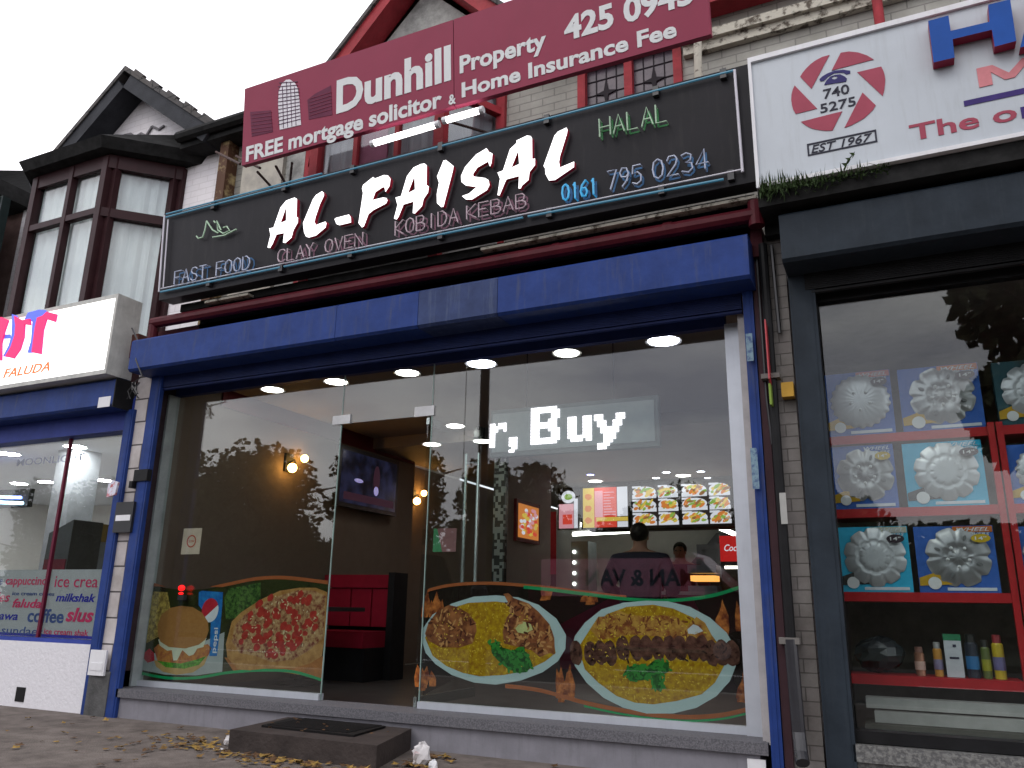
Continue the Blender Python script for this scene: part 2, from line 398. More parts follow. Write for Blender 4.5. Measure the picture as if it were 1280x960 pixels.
XL, XR = -6.17, -0.62           # party lines of the middle house
house = thing('terrace_building', (-3.4, 0.7, 3.5), 'grey painted brick upper storey with red framed windows behind the red board', 'building')
mb = MB(); wall_with_hole(mb, XL, -2.13, 3.3, 5.95, -5.1, -2.92, 3.3, 5.94, .70, .95)
wall_with_hole(mb, -2.13, 4.5, 3.3, 5.75, -2.12, -1.26, 4.35, 5.52, .70, .95)
mb.build('brick_wall', GREY_BRICK, house)
CREAMR = mat('cream_render_panel', (.52, .49, .42), .9, col2=(.34, .32, .29), scale=4, ramp=(.35, .6), bump=.3)
mb = MB(); mb.box(-5.98, -5.42, .655, .699, 3.4, 5.6); mb.build('render_panel', CREAMR, house)
mb = MB(); mb.box(-5.36, -5.13, .655, .699, 3.4, 5.6); mb.build('render_panel', RENDERM, house)
mb = MB(); p0 = W(860, 62, 5.65); mb.box(-1.22, 4.5, .60, .699, 5.38, 5.46); mb.box(-1.22, 4.5, .64, .699, 5.30, 5.38); mb.build('stone_band', CREAM, house)
# canted bay
by0, by1 = 0.15, 0.70
bxl, bxr = -4.53, -3.2
cor = [(-5.08, by1), (bxl, by0), (bxr, by0), (-2.90, by1)]
mb = MB()
for (x, y) in cor: mb.box(x - .045, x + .045, y - .045, y + .045, 3.6, 5.72)
for z in (4.1, 5.25, 5.7):
    for a, b in zip(cor[:-1], cor[1:]): mb.bar((a[0], a[1], z), (b[0], b[1], z), .07, .07)
for k in (1, 2):
    x = bxl + (bxr - bxl) * k / 3; mb.box(x - .022, x + .022, by0 - .02, by0 + .03, 4.1, 5.7)
mb.build('bay_frame', REDW, house)
mb = MB()
for a, b in zip(cor[:-1], cor[1:]): mb.bar((a[0], a[1] + .0, 3.8), (b[0], b[1] + .0, 3.8), .05, .6); mb.bar((a[0], a[1], 5.78), (b[0], b[1], 5.78), .12, .12)
mb.build('bay_panel', RENDERM, house)
mb = MB()
for a, b in zip(cor[:-1], cor[1:]): mb.bar((a[0], a[1] + .01, 4.9), (b[0], b[1] + .01, 4.9), .006, 1.58)
mb.build('bay_glass', GLASS, house)
CURT = mat('grey_net_curtain', (0.42, 0.41, 0.47), .9, var=.1, scale=3, streak=(.2, .2, .24), streak_amt=.6)
PINKC = mat('pink_curtain', (0.42, 0.16, 0.26), .9, var=.1)
mb = MB()
n = 60
for s_ in range(3):
    a, b = cor[s_], cor[s_ + 1]
    L_ = (Vector(b) - Vector(a)).length; nn = int(L_ / .03)
    nor = Vector((-(b[1] - a[1]), b[0] - a[0])).normalized()
    pts = []
    for i in range(nn + 1):
        q = Vector(a) + (Vector(b) - Vector(a)) * i / nn + nor * (.09 + .015 * math.sin(i * 1.3)); pts.append(q)
    vs = [(q.x, q.y, z) for q in pts for z in (4.1, 5.68)]
    mb.add(vs, [(2 * i, 2 * i + 2, 2 * i + 3, 2 * i + 1) for i in range(nn)])
mb.build('curtain', CURT, house)
mb = MB(); mb.box(bxl + .45, bxl + .75, by0 + .04, by0 + .06, 4.1, 5.68); mb.box(-3.34, -3.24, by0 + .09, by0 + .11, 4.1, 5.68); mb.build('drape', PINKC, house)
mb = MB(); mb.box(-5.0, -2.95, .95, 2.5, 3.6, 3.7); mb.box(-5.1, -2.9, 2.5, 2.6, 3.6, 6.1); mb.build('room_wall', mat('dim_room', (.2, .19, .2), .9), house)
# leaded window at the right
wd = MB()
for x in (-2.12, -1.70, -1.28): wd.box(x - .035, x + .035, .66, .76, 4.35, 5.52)
for z in (4.36, 5.49): wd.box(-2.12, -1.28, .66, .76, z - .03, z + .03)
fr = wd.build('window', REDW, house)
wd = MB(); wd.box(-2.09, -1.31, .72, .726, 4.38, 5.48); wd.build('pane', mat('dark_leaded_glass', (0.10, 0.07, 0.09), .35, col2=(0.06, .04, .06), scale=7), fr)
wd = MB()
for cx in (-1.91, -1.49):
    for dx in (-.09, 0, .09): wd.box(cx + dx - .004, cx + dx + .004, .712, .719, 4.4, 5.46)
    for k in range(7): wd.box(cx - .17, cx + .17, .713, .718, 4.5 + .14 * k - .004, 4.5 + .14 * k + .004)
    pl = Plane(5.711, 0)
    st = [(cx + (.10 if i % 2 == 0 else .03) * math.cos(i * math.pi / 4), 5.20 + (.14 if i % 2 == 0 else .03) * math.sin(i * math.pi / 4)) for i in range(8)]
    wd.shape([st], pl, 0, .004)
wd.build('lead_came', mat('lead', (.02, .015, .02), .6), fr)
# gable over the bay
ax, az = -3.77, 6.91; lx, lz = -4.78, 5.9; rx, rz = -2.76, 5.9
mb = MB(); pl = Plane(5.7, 0); mb.shape([[(lx, lz), (rx, rz), (ax, az)]], pl, -.2, .02); mb.build('gable_wall', RENDERM, house)
mb = MB()
for (x0, z0), (x1, z1) in (((lx - .12, lz - .1), (ax, az + .1)), ((ax, az + .1), (rx + .12, rz - .1))):
    d = Vector((x1 - x0, z1 - z0)).normalized(); nn = Vector((-d.y, d.x))
    if nn.y < 0: nn = -nn
    q = [(x0, z0), (x1, z1), (x1 + nn.x * .17, z1 + nn.y * .17), (x0 + nn.x * .17, z0 + nn.y * .17)]
    mb.shape([q], Plane(5.45, 0), -.04, .0)
    q2 = [(x0, z0), (x1, z1), (x1 + nn.x * .03, z1 + nn.y * .03), (x0 + nn.x * .03, z0 + nn.y * .03)]
    mb.shape([q2], Plane(5.45, 0), -.24, -.041)
mb.build('bargeboard', REDW, house)
mb = MB()
for (x0, z0), (x1, z1) in (((lx - .2, lz + .02), (ax, az + .27)), ((ax, az + .27), (rx + .2, rz + .02))):
    mb.shape([[(x0, z0), (x1, z1), (x1, z1 + .06), (x0, z0 + .06)]], Plane(5.42, 0), -3, 0)
mb.add([(-6.17, .55, 5.97), (4.5, .55, 5.97), (4.5, 4.5, 8.2), (-6.17, 4.5, 8.2)], [(0, 1, 2, 3)])
mb.build('roof', SLATE, house)
mb = MB(); mb.box(-2.6, 4.5, .50, .69, 5.62, 5.80) ; mb.build('red_fascia', REDW, house)
mb = MB(); mb.tube([W(868, 98, 5.5) - Vector((0, 0, 1)), W(872, 50, 5.5), W(872, 50, 5.5) + Vector((0, .05, .8))], .032, 10)
tag(mb.build('downpipe', CREAM), 'thin peeling cream pipe rising beside the leaded window', 'pipe')
mb = MB(); mb.tube([W(1100, 30, 5.55) - Vector((0, 0, .9)), W(1096, 0, 5.55) + Vector((0, 0, .9))], .035, 10)
tag(mb.build('waste_pipe', REDW), 'red pipe on the brickwork just above the white sign', 'pipe')

# ================================================================== NEIGHBOUR HOUSE (left)
nh = thing('neighbour_house', (-8.0, .7, 3.0), 'white painted house with brown bay window and pointed black gable', 'house')
mb = MB(); mb.box(-9.75, XL, .70, .95, 3.2, 5.95); 
a_x, a_z, g_l, g_r, g_b = -7.82, 6.80, -9.15, -6.42, 5.75
mb.shape([[(g_l, g_b), (g_r, g_b), (a_x, a_z)]], Plane(5.7, 0), -.2, 0)
mb.build('wall', WHITE_BRICK, nh)
mb = MB(); pl = Plane(5.7, 0)
z = zoomer(0, 60, 4)
for a, b in zip([(600, 458), (625, 440), (660, 432), (680, 448), (712, 430), (735, 442), (765, 395), (800, 410), (825, 392)][:-1], [(625, 440), (660, 432), (680, 448), (712, 430), (735, 442), (765, 395), (800, 410), (825, 392)]):
    pa = pl.uv(*z(*a)); pb = pl.uv(*z(*b)); mb.bar(pl.p(*pa, .012), pl.p(*pb, .012), .02, .025)
mb.build('dentil_course', mat('grey_mortar', (.2, .19, .2), .9), nh)
mb = MB()
for (x0, z0), (x1, z1) in (((g_l, g_b - .05), (a_x, a_z + .0)), ((a_x, a_z), (g_r + .05, g_b - .05))):
    d = Vector((x1 - x0, z1 - z0)).normalized(); nn = Vector((-d.y, d.x))
    mb.shape([[(x0, z0), (x1, z1), (x1 + nn.x * .2, z1 + nn.y * .2), (x0 + nn.x * .2, z0 + nn.y * .2)]], Plane(5.42, 0), -.28, 0)
mb.build('bargeboard', mat('black_bargeboard', (.035, .037, .043), .7, var=.3, bump=.3), nh)
mb = MB()
for (x0, z0), (x1, z1) in (((g_l - .1, g_b + .1), (a_x, a_z + .22)), ((a_x, a_z + .22), (g_r + .15, g_b + .1))):
    mb.shape([[(x0, z0), (x1, z1), (x1, z1 + .07), (x0, z0 + .07)]], Plane(5.40, 0), -3.0, 0)
for k in range(5):   # ridge bumps / slipped edge tiles on the right slope
    t = .12 + k * .2; x = a_x + (g_r + .15 - a_x) * t; zz = a_z + .22 + (g_b + .1 - a_z - .22) * t
    mb.bar((x, .42, zz + .08), (x + .16, .42, zz - .05), .05, .05)
mb.box(-9.75, XL, 3.4, 3.5, 5.9, 7.2)
mb.build('roof', SLATE, nh)
# eaves box and gutter between gable and the red board
mb = MB(); mb.box(-6.75, -5.2, .46, .69, 5.72, 5.86); mb.tube([(-6.75, .42, 5.84), (-5.2, .42, 5.84)], .06, 8); mb.box(-6.7, -5.3, .5, 2.5, 5.86, 5.90)
mb.build('gutter', SOOT, nh)
# canted bay
bl = W(47, 235, 5.15).x; br = W(140, 178, 5.15).x
cor = [(bl - .55, .70), (bl, .15), (br, .15), (br + .55, .70)]
zt = 5.62
mb = MB()
for i, (x, y) in enumerate(cor): mb.box(x - .042, x + .042, y - .042, y + .042, 3.0, zt)
mb.box(bl + .0, br, .12, .17, zt - .14, zt + .02)
for zz in (4.97, 3.4): mb.bar((bl, .15, zz), (br, .15, zz), .07, .07)
xm = W(90, 235, 5.15).x; mb.box(xm - .03, xm + .03, .11, .19, 3.3, zt)
for a, b in ((cor[0], cor[1]), (cor[2], cor[3])):
    for zz, h in ((zt - .06, .16), (4.95, .1), (3.4, .1)): mb.bar((a[0], a[1], zz), (b[0], b[1], zz), .09, h)
    A = Vector(a); B = Vector(b)
    for t in (.12, .88): q = A.lerp(B, t); mb.box(q.x - .04, q.x + .04, q.y - .035, q.y + .035, 3.3, zt)
bf = mb.build('bay_window', BROWN, nh)
mb = MB()
for a, b in zip(cor[:-1], cor[1:]): mb.bar((a[0], a[1] + .02, 4.5), (b[0], b[1] + .02, 4.5), .006, 2.2)
mb.build('pane', GLASS, bf)
NET = mat('white_net_curtain', (0.84, 0.85, 0.88), .9, var=.05, scale=3, streak=(.5, .56, .58), streak_amt=.7)
mb = MB()
for a, b in zip(cor[:-1], cor[1:]):
    A = Vector(a); B = Vector(b); nor = Vector((-(B - A).y, (B - A).x)).normalized(); nn = int((B - A).length / .025)
    pts = [A.lerp(B, i / nn) + nor * (.09 + .014 * math.sin(i * 1.15 + math.sin(i * .3))) for i in range(nn + 1)]
    mb.add([(q.x, q.y, z_) for q in pts for z_ in (3.2, zt)], [(2 * i, 2 * i + 2, 2 * i + 3, 2 * i + 1) for i in range(nn)])
mb.build('net_curtain', NET, bf)
mb = MB(); cc = [(bl - .72, .70), (bl - .06, .0), (br + .06, .0), (br + .80, .70)]
lo = [Vector((x, y, zt + .03)) for x, y in cc]; hi = [Vector((x, y, zt + .14)) for x, y in [(bl - .80, .70), (bl - .10, -.06), (br + .1, -.06), (br + .9, .70)]]
top = [Vector((bl - .4, .7, zt + .5)), Vector((bl + .2, .6, zt + .5)), Vector((br - .2, .6, zt + .5)), Vector((br + .4, .7, zt + .5))]
mb.add(lo + hi + top, [(0, 1, 2, 3)] + [(i, i + 1, i + 5, i + 4) for i in range(3)] + [(4 + i, 5 + i, 9 + i, 8 + i) for i in range(3)])
mb.build('bay_roof', SOOT, nh)
mb = MB(); mb.add([(x, y, 3.0) for x, y in cor] + [(x, y, 3.35) for x, y in cor], [(i, i + 1, i + 5, i + 4) for i in range(3)]); mb.build('bay_base', BROWN, nh)
mb = MB(); mb.box(XL - .06, XL + .06, .55, .70, 3.3, 5.75); tag(mb.build('party_pipe', mat('rusty_brown_pipe', (.10, .05, .03), .6, col2=(.5, .4, .2), scale=8, ramp=(.3, .5))), 'brown and yellow stained pipe between white wall and red board', 'pipe')

# far-left house
fh = thing('end_house', (-12, .7, 3), 'dark eaved house cut by the left edge behind the lit sign', 'house')
mb = MB(); mb.box(-18, -9.76, .72, .95, 0, 5.9); mb.build('wall', mat('dark_brick_far', (.16, .10, .09), .9, var=.3), fh)
mb = MB(); mb.box(-18, -9.62, .1, .72, 5.72, 5.92); mb.tube([(-18, .08, 5.95), (-9.62, .08, 5.95)], .08, 8)
mb.add([(-18, .1, 5.95), (-9.62, .1, 5.95), (-9.62, 4, 8.0), (-18, 4, 8.0)], [(0, 1, 2, 3)]); mb.build('eaves', SOOT, fh)
mb = MB()
for x in (-11.4, -10.7, -10.25, -9.85, -9.4): mb.box(x - .04, x + .04, .2, .3, 3.3, 5.6)
for zz in (3.35, 4.75, 5.55): mb.box(-11.4, -9.4, .19, .31, zz - .04, zz + .04)
wf = mb.build('window', mat('dark_green_frame', (.02, .03, .03), .5), fh)
mb = MB(); mb.box(-11.4, -9.4, .262, .268, 3.3, 5.6); mb.build('pane', mat('pale_green_blind', (.42, .5, .48), .4, var=.1), wf)

# ================================================================== SIGNS
def framed_box(mb, pl, loop_uv, depth):  # rectangular box on plane
    (u0, v0), (u1, v1) = loop_uv
    mb.shape([[(u0, v0), (u1, v0), (u1, v1), (u0, v1)]], pl, -depth, 0)

# --- black neon fascia
F = Plane(4.72, 3.53, -.081)
fu0 = F.uv(204, 300)[0]; fu1 = F.uv(941, 150)[0]; fv0 = 0.0; fv1 = F.uv(935, 80)[1]
sg = thing('neon_sign', (-3.2, -.28, 3.53), 'long black fascia with white AL-FAISAL letters and blue neon border', 'shop sign')
mb = MB(); framed_box(mb, F, ((fu0, fv0), (fu1, fv1)), .16)
mb.build('board', mat('black_sign_panel', (0.011, 0.010, 0.013), .42, var=.25, scale=3, streak=(.035, .032, .032), streak_amt=.6, spec=.18), sg)
TEAL = mat('blue_neon_tube', (0.06, 0.19, 0.27), .3, emit=(.02, .20, .34), estr=.25)
GREYT = mat('unlit_neon_tube', (0.62, 0.60, 0.66), .15, var=.1)
nu0 = fu0 + .05; nu1 = F.uv(924, 150)[0]; nv0 = F.uv(928, 218)[1]; nv1 = F.uv(922, 90)[1]
nv0l = F.uv(208, 364)[1]
mb = MB()
mb.tube([F.p(nu0, nv1, .03), F.p(-2.9, nv1, .03)], .008, 6); mb.tube([F.p(-2.86, nv1, .03), F.p(nu1, nv1, .03)], .008, 6)
mb.tube([F.p(nu0, nv0, .03), F.p(-4.4, nv0, .03)], .009, 6); mb.tube([F.p(-4.36, nv0, .03), F.p(-2.2, nv0, .03)], .009, 6); mb.tube([F.p(-2.16, nv0, .03), F.p(nu1 - .12, nv0 - .02, .03)], .009, 6)
mb.tube([F.p(nu0, nv1 + .03, .03), F.p(-4.0, nv1 + .03, .03)], .008, 6)
mb.build('neon_border', TEAL, sg)
mb = MB()
mb.tube([F.p(nu0 - .015, nv0, .035), F.p(nu0 - .015, nv1 + .02, .035)], .008, 6)
mb.tube([F.p(nu1, nv0, .035), F.p(nu1, nv1, .035)], .009, 6)
mb.tube([F.p(nu0, nv0 + .03, .03), F.p(nu1, nv0 + .02, .03)], .006, 6)
mb.tube([F.p(nu0 + .03, nv0 + .04, .03), F.p(nu0 + .03, nv1 - .03, .03)], .006, 6)
mb.build('border_tube', GREYT, sg)
mb = MB()
for u in (-5.2, -4.4, -3.7, -2.88, -2.0, -1.2, -.75):
    for v in (nv0, nv1): mb = MB(); mb.box(*(lambda p: (p.x - .02, p.x + .02, p.y - .012, p.y + .02, p.z - .035, p.z + .035))(F.p(u, v, .02))); mb.build('clip', BLACKP, sg)
zA, zB, zC = zoomer(325, 230, 8), zoomer(440, 180, 8), zoomer(570, 140, 8)
LET = [
 (zA, [[(75,635),(100,640),(125,600),(165,505),(240,490),(230,585),(255,590),(315,535),(335,460),(378,385),(380,340),(365,325),(370,150),(345,135),(262,165),(205,235),(135,435),(92,445),(105,510)],[(262,230),(262,365),(205,390)]]),
 (zA, [[(430,390),(440,480),(460,525),(490,535),(560,515),(655,435),(665,395),(655,375),(625,385),(560,410),(545,380),(555,330),(600,200),(640,115),(638,90),(620,72),(560,110),(530,150)]]),
 (zA, [[(745,350),(765,400),(795,412),(910,385),(908,335),(890,305),(760,338)]]),
 (zB, [[(65,790),(100,835),(120,820),(165,700),(215,660),(340,595),(355,565),(345,540),(310,535),(205,560),(235,480),(310,430),(325,435),(335,480),(375,420),(385,350),(360,315),(320,310),(230,345),(210,330),(110,410),(100,445),(110,490)]]),
 (zB, [[(420,745),(445,755),(465,730),(515,605),(615,575),(608,690),(630,695),(700,620),(715,550),(760,485),(768,425),(745,410),(748,215),(725,195),(690,200),(615,235),(550,320),(490,520),(435,535),(455,610)],[(625,320),(630,455),(560,490)]]),
 (zB, [[(850,325),(870,385),(848,500),(850,590),(895,632),(915,625),(1010,260),(1015,220),(940,160),(915,165)]]),
 (zC, [[(60,840),(100,875),(160,875),(310,780),(335,730),(325,680),(290,660),(175,645),(170,620),(215,555),(320,495),(340,545),(355,510),(365,415),(330,400),(305,362),(200,425),(90,550),(50,640),(55,700),(100,735),(205,750),(130,815)]]),
 (zC, [[(415,830),(435,835),(500,680),(515,670),(630,640),(625,765),(645,765),(665,730),(725,680),(735,600),(790,530),(790,465),(762,470),(760,260),(745,240),(710,235),(605,285),(605,310),(540,370),(470,585),(415,605),(440,665)],[(622,385),(632,520),(555,555)]]),
 (zC, [[(875,540),(890,560),(895,620),(930,685),(990,680),(1180,550),(1182,495),(1040,555),(1030,500),(1040,440),(1110,215),(1115,180),(1105,155),(1020,195),(985,235)]])]
F2 = Plane(4.72 - .045, 3.53, -.081)       # plane of the letter fronts
LITW = lamp_mat('lit_white_letter', (1, .97, .98), 1.7)
LRED = mat('red_return_back_glow', (.45, .03, .06), .4)  # red letter sides, with back-glow put into a brighter red
for zf, loops in LET:
    mb = MB(); mb.shape([px_loop(F2, l, zf) for l in loops], F2, -.036, 0, mi=0, side=1)
    mb.build('letter', [LITW, LRED], sg)
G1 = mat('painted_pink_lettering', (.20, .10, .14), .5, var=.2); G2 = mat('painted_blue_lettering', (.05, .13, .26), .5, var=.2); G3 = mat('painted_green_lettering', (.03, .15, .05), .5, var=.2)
T1 = mat('pinkish_unlit_tube', (.50, .38, .43), .15, var=.1); T2 = mat('pale_blue_faint_glow_tube', (.42, .46, .58), .15, var=.1, emit=(.1, .2, .4), estr=.05)  # blue tube is unlit but carries a slight added glow
T3 = mat('green_neon_tube', (.36, .50, .36), .15, var=.15, emit=(.1, .3, .12), estr=.08)
for txt, a, b, c, tm, gm, rr_ in (('CLAY OVEN', (353, 329), (459, 311), (353, 314), T1, G1, .006), ('KOBIDA', (499, 297.5), (577.5, 281), (499, 280), T1, G1, .006), ('KEBAB', (588, 278), (662, 262), (588, 261), T1, G1, .006),
                     ('FAST FOOD', (224, 356), (318, 340), (226, 340), T2, G2, .006), ('795', (763, 242), (806, 232), (763, 219), T2, G2, .006), ('0234', (819, 230.6), (888, 212), (817.6, 207), T2, G2, .006),
                     ('0161', (706.5, 254.5), (750, 246), (706.5, 235), mat('lit_blue_tube', (.05, .3, .5), .3, emit=(.02, .25, .50), estr=.6), G2, .008), ('HALAL', (753, 174), (838, 157), (752, 152), T3, G3, .006)):
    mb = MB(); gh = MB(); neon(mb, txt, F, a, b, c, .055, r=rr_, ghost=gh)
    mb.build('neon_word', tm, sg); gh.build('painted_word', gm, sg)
mb = MB()
zz = zoomer(180, 200, 3.368)
for st in ([(232, 325), (240, 335), (258, 330), (268, 300), (275, 262)], [(275, 262), (300, 300), (322, 312), (335, 300), (318, 262), (322, 300), (345, 315), (372, 302), (360, 285), (345, 290)], [(300, 330), (350, 322), (400, 296)], [(305, 262), (312, 270)]):
    mb.tube([F.p(*F.uv(*zz(a, b)), .03) for a, b in st], .007, 6)
mb.build('green_script', T3, sg)
mb = MB(); mb.box(fu0 + .1, fu1 - .05, -.12, -.02, 3.46, 3.53); mb.box(fu0 + .3, fu1 - .1, -.06, -.01, 3.2, 3.46)
mb.build('backing', SOOT, sg)

# --- red estate-agent style board
D = Plane(4.6, 4.6, -.096)
du0, dv0 = D.uv(302, 207); du1, _ = D.uv(889, 45); dv1 = D.uv(306, 111)[1]
db = thing('red_board', (-2.9, -.4, 4.6), 'large maroon advertising board reading Dunhill Property above the black sign', 'sign')
DRED = mat('maroon_board_vinyl', (0.255, 0.036, 0.072), .45, var=.07, scale=2, streak=(.18, .05, .08), streak_amt=.25)
us = D.uv(567, 60)[0]
mb = MB(); framed_box(mb, D, ((du0, dv0), (us - .003, dv1)), .05); mb.build('board_panel', DRED, db)
mb = MB(); framed_box(mb, D, ((us + .003, dv0), (du1, dv1)), .05); mb.build('board_panel', DRED, db)
BW = mat('white_vinyl_lettering', (.66, .68, .68), .5, var=.05)
mb = MB()
text_px(mb, 'Dunhill', D, (420.5, 143), (564, 100), (419, 102), .004, bold=.035)
text_px(mb, 'Property', D, (575, 92.5), (683, 60), (576, 70.5), .004, bold=.03)
text_px(mb, '425 0945', D, (706, 54), (868, 2), (708, 23), .004, bold=.035)
text_px(mb, 'FREE mortgage solicitor', D, (307.5, 202.5), (552.5, 134), (307, 184), .004, bold=.03)
text_px(mb, '&', D, (561, 131.5), (570, 129), (560, 119.5), .004, bold=.02)
text_px(mb, 'Home Insurance Fee', D, (577.5, 126), (846, 42), (577, 107.5), .004, bold=.03)
mb.build('lettering', BW, db)
mb = MB(); zz = zoomer(280, 0, 4)
arch = [(280, 650), (272, 520), (275, 460), (290, 420), (312, 400), (330, 398), (355, 415), (370, 445), (378, 500), (386, 625)]
mb.shape([px_loop(D, arch, zz)], D, 0, .004)
mb.build('tower_emblem', mat('pale_emblem_vinyl', (.72, .70, .74), .5), db)
mb = MB()
for k in range(1, 5):
    a = D.uv(*zz(278 + k * 21, 645 - k * 4)); b = D.uv(*zz(274 + k * 20, 440 - (30 if k in (2, 3) else 5))); mb.bar(D.p(*a, .005), D.p(*b, .005), .006, .004)
for k in range(12):
    a = D.uv(*zz(273 + (k > 10) * 5, 625 - k * 19)); b = D.uv(*zz(384 - k * .8 - (6 if k > 9 else 0), 597 - k * 17.0)); mb.bar(D.p(*a, .0055), D.p(*b, .0055), .005, .005)
mb.build('emblem_lines', mat('emblem_line_vinyl', (.10, .05, .09), .5), db)
mb = MB()
for lp in ([(132, 560), (235, 552), (245, 660), (140, 683)], [(418, 500), (455, 470), (535, 428), (542, 575), (425, 598)]):
    mb = MB(); mb.shape([px_loop(D, lp, zz)], D, 0, .003); mb.build('block_emblem', mat('purple_emblem_vinyl', (.12, .018, .05), .5), db)
mb = MB()
for k in range(6):
    for (x0, y0, x1, y1) in ((140, 575 + k * 18, 240, 562 + k * 18), (430, 495 + k * 17, 540, 462 + k * 17)):
        mb.bar(D.p(*D.uv(*zz(x0, y0)), .0042), D.p(*D.uv(*zz(x1, y1)), .0042), .004, .003)
mb.build('emblem_grid', DRED, db)
mb = MB()
for (a, b) in (((325, 210), (295, 195)), ((322, 215), (345, 240)), ((345, 208), (358, 232)), ((365, 204), (362, 232)), ((548, 148), (640, 175)), ((300, 205), (270, 190))):
    mb.tube([W(*a, 4.75), W(*b, 5.3)], .012, 6)
mb.build('wire_bracket', mat('rusty_bracket', (.08, .05, .045), .7, var=.3), db)

# fluorescent flood tubes below the board
def tube_lamp(a, b, label):
    t = thing('tube_light', a, label, 'light', 'lit tubes under the red board')
    mb = MB(); mb.tube([a, b], .024, 10); mb.build('tube', TUBEM, t)
    mb = MB(); d = (b - a).normalized()
    mb.tube([a - d * .03, a + d * .005], .028, 10); mb.tube([b - d * .005, b + d * .03], .028, 10); mb.bar(a + Vector((0, .04, .03)), b + Vector((0, .04, .03)), .05, .03); mb.build('batten', WHITE, t)
TUBEM = lamp_mat('lit_tube', (1, .98, .96), 7)
tube_lamp(W(468, 179, 4.62), W(545, 156, 4.62), 'glowing tube light nearer the letter I, left of the pair')
tube_lamp(W(558, 150, 4.62), W(600, 138, 4.62), 'shorter glowing tube light over the S, right of the pair')

# --- white sign at right
R = Plane(4.65, 3.44)
ru0 = R.uv(940, 150)[0]; rv0 = R.uv(945, 236)[1]; rv1 = R.uv(933, 78)[1]
rs = thing('white_sign', (1.0, -.35, 3.44), 'white box sign with maroon shutter emblem and blue letter H', 'shop sign')
mb = MB(); framed_box(mb, R, ((ru0 + .02, rv0 + .02), (3.2, rv1 - .02)), .2)
mb.build('panel', mat('white_acrylic_panel', (.47, .51, .55), .3, var=.05, scale=3, streak=(.33, .35, .36), streak_amt=.5), rs)
mb = MB()
for (a, b, c, d_) in ((ru0, 3.22, rv0 - .005, rv0 + .02), (ru0, 3.22, rv1 - .02, rv1 + .015), (ru0, ru0 + .02, rv0 + .02, rv1 - .02)):
    mb.box(a, b, R.y0 - .02, R.y0 + .2, R.z0 + c, R.z0 + d_)
mb.build('frame', WHITE, rs)
mb = MB(); z7 = zoomer(960, 40, 5.3333)
for lp in ([(215,300),(232,272),(255,245),(285,215),(320,190),(362,168),(410,155),(290,380)], [(485,140),(540,132),(600,138),(660,158),(705,185),(425,258)], [(595,270),(755,232),(770,262),(778,290),(782,320),(780,350),(775,390),(765,428)],
           [(630,405),(718,490),(700,520),(670,550),(638,578),(600,600),(555,624),(510,640)], [(495,530),(220,600),(245,620),(270,635),(304,648),(340,655),(385,660),(430,658)], [(178,358),(328,512),(185,548),(168,518),(160,490),(155,455),(157,420),(165,386)]):
    mb.shape([px_loop(R, lp, z7)], R, 0, .004)
SRED = mat('maroon_vinyl', (.34, .065, .10), .5, var=.1)
mb.build('shutter_emblem', SRED, rs)
mb = MB()
mb.shape([px_loop(R, [(343,318),(360,300),(392,280),(440,260),(500,253),(548,260),(548,278),(525,285),(500,272),(440,276),(400,300),(372,328),(350,330)], z7)], R, 0, .004)
mb.shape([px_loop(R, [(375,355),(388,328),(415,300),(445,288),(480,284),(510,298),(526,312),(520,332),(470,340)], z7), px_loop(R, [(425,305),(440,296),(460,298),(462,310),(445,318),(428,316)], z7)], R, 0, .0045)
mb.build('telephone_emblem', mat('dark_blue_vinyl', (.035, .03, .13), .5), rs)
mb = MB()
text_px(mb, '740', R, z7(372, 445), z7(545, 412), z7(372, 382), .004, bold=.01)
text_px(mb, '5275', R, z7(350, 540), z7(588, 493), z7(350, 480), .004, bold=.01)
text_px(mb, 'EST 1967', R, z7(290, 812), z7(697, 723), z7(295, 760), .004, bold=.008, shear=.25)
q = [R.uv(*z7(a, b)) for a, b in ((258, 750), (720, 650), (730, 730), (268, 832))]
qu0, qu1 = (q[0][0] + q[3][0]) / 2, (q[1][0] + q[2][0]) / 2; qv0, qv1 = (q[2][1] + q[3][1]) / 2, (q[0][1] + q[1][1]) / 2
o_ = [(qu0, qv0), (qu1, qv0), (qu1, qv1), (qu0, qv1)]; e = .010
mb.shape([o_, [(qu0 + e, qv0 + e), (qu1 - e, qv0 + e), (qu1 - e, qv1 - e), (qu0 + e, qv1 - e)]], R, 0, .004)
mb.build('small_lettering', mat('black_vinyl', (.03, .03, .045), .5), rs)
z8 = zoomer(1120, 0, 4.8)
R2 = Plane(4.65 - .075, 3.44)
mb = MB(); hl = px_loop(R2, [(193,125),(315,92),(328,185),(560,130),(553,28),(685,-5),(722,245),(592,280),(575,178),(340,235),(352,345),(225,375)], z8)
mb.shape([hl], R2, -.07, 0, mi=0, side=1); mb.build('raised_letter', [mat('blue_letter_face', (.012, .075, .33), .4, var=.1), mat('red_letter_side', (.25, .02, .05), .4)], rs)
mb = MB(); au = R2.uv(*z8(745, 285)); mb.shape([[(au[0], au[1]), (au[0] + .07, au[1]), (au[0] + .11, au[1] + .1), (au[0] + .2, au[1] + .1), (au[0] + .24, au[1]), (au[0] + .31, au[1]), (au[0] + .19, au[1] + .36), (au[0] + .12, au[1] + .36)]], R2, -.07, 0, mi=0, side=1)
mb.build('raised_letter', [MATS['blue_letter_face'], MATS['red_letter_side']], rs)
mb = MB(); u0, v0 = R.uv(*z8(500, 527)); _, vt = R.uv(*z8(492, 412)); zc_ = vt - v0
mb.shape([[(u0 + a_ * .30, v0 + b_ * zc_) for a_, b_ in ((0, 0), (0, 1), (.26, 1), (.5, .42), (.74, 1), (1, 1), (1, 0), (.78, 0), (.78, .66), (.58, .12), (.42, .12), (.22, .66), (.22, 0))]], R, 0, .005)
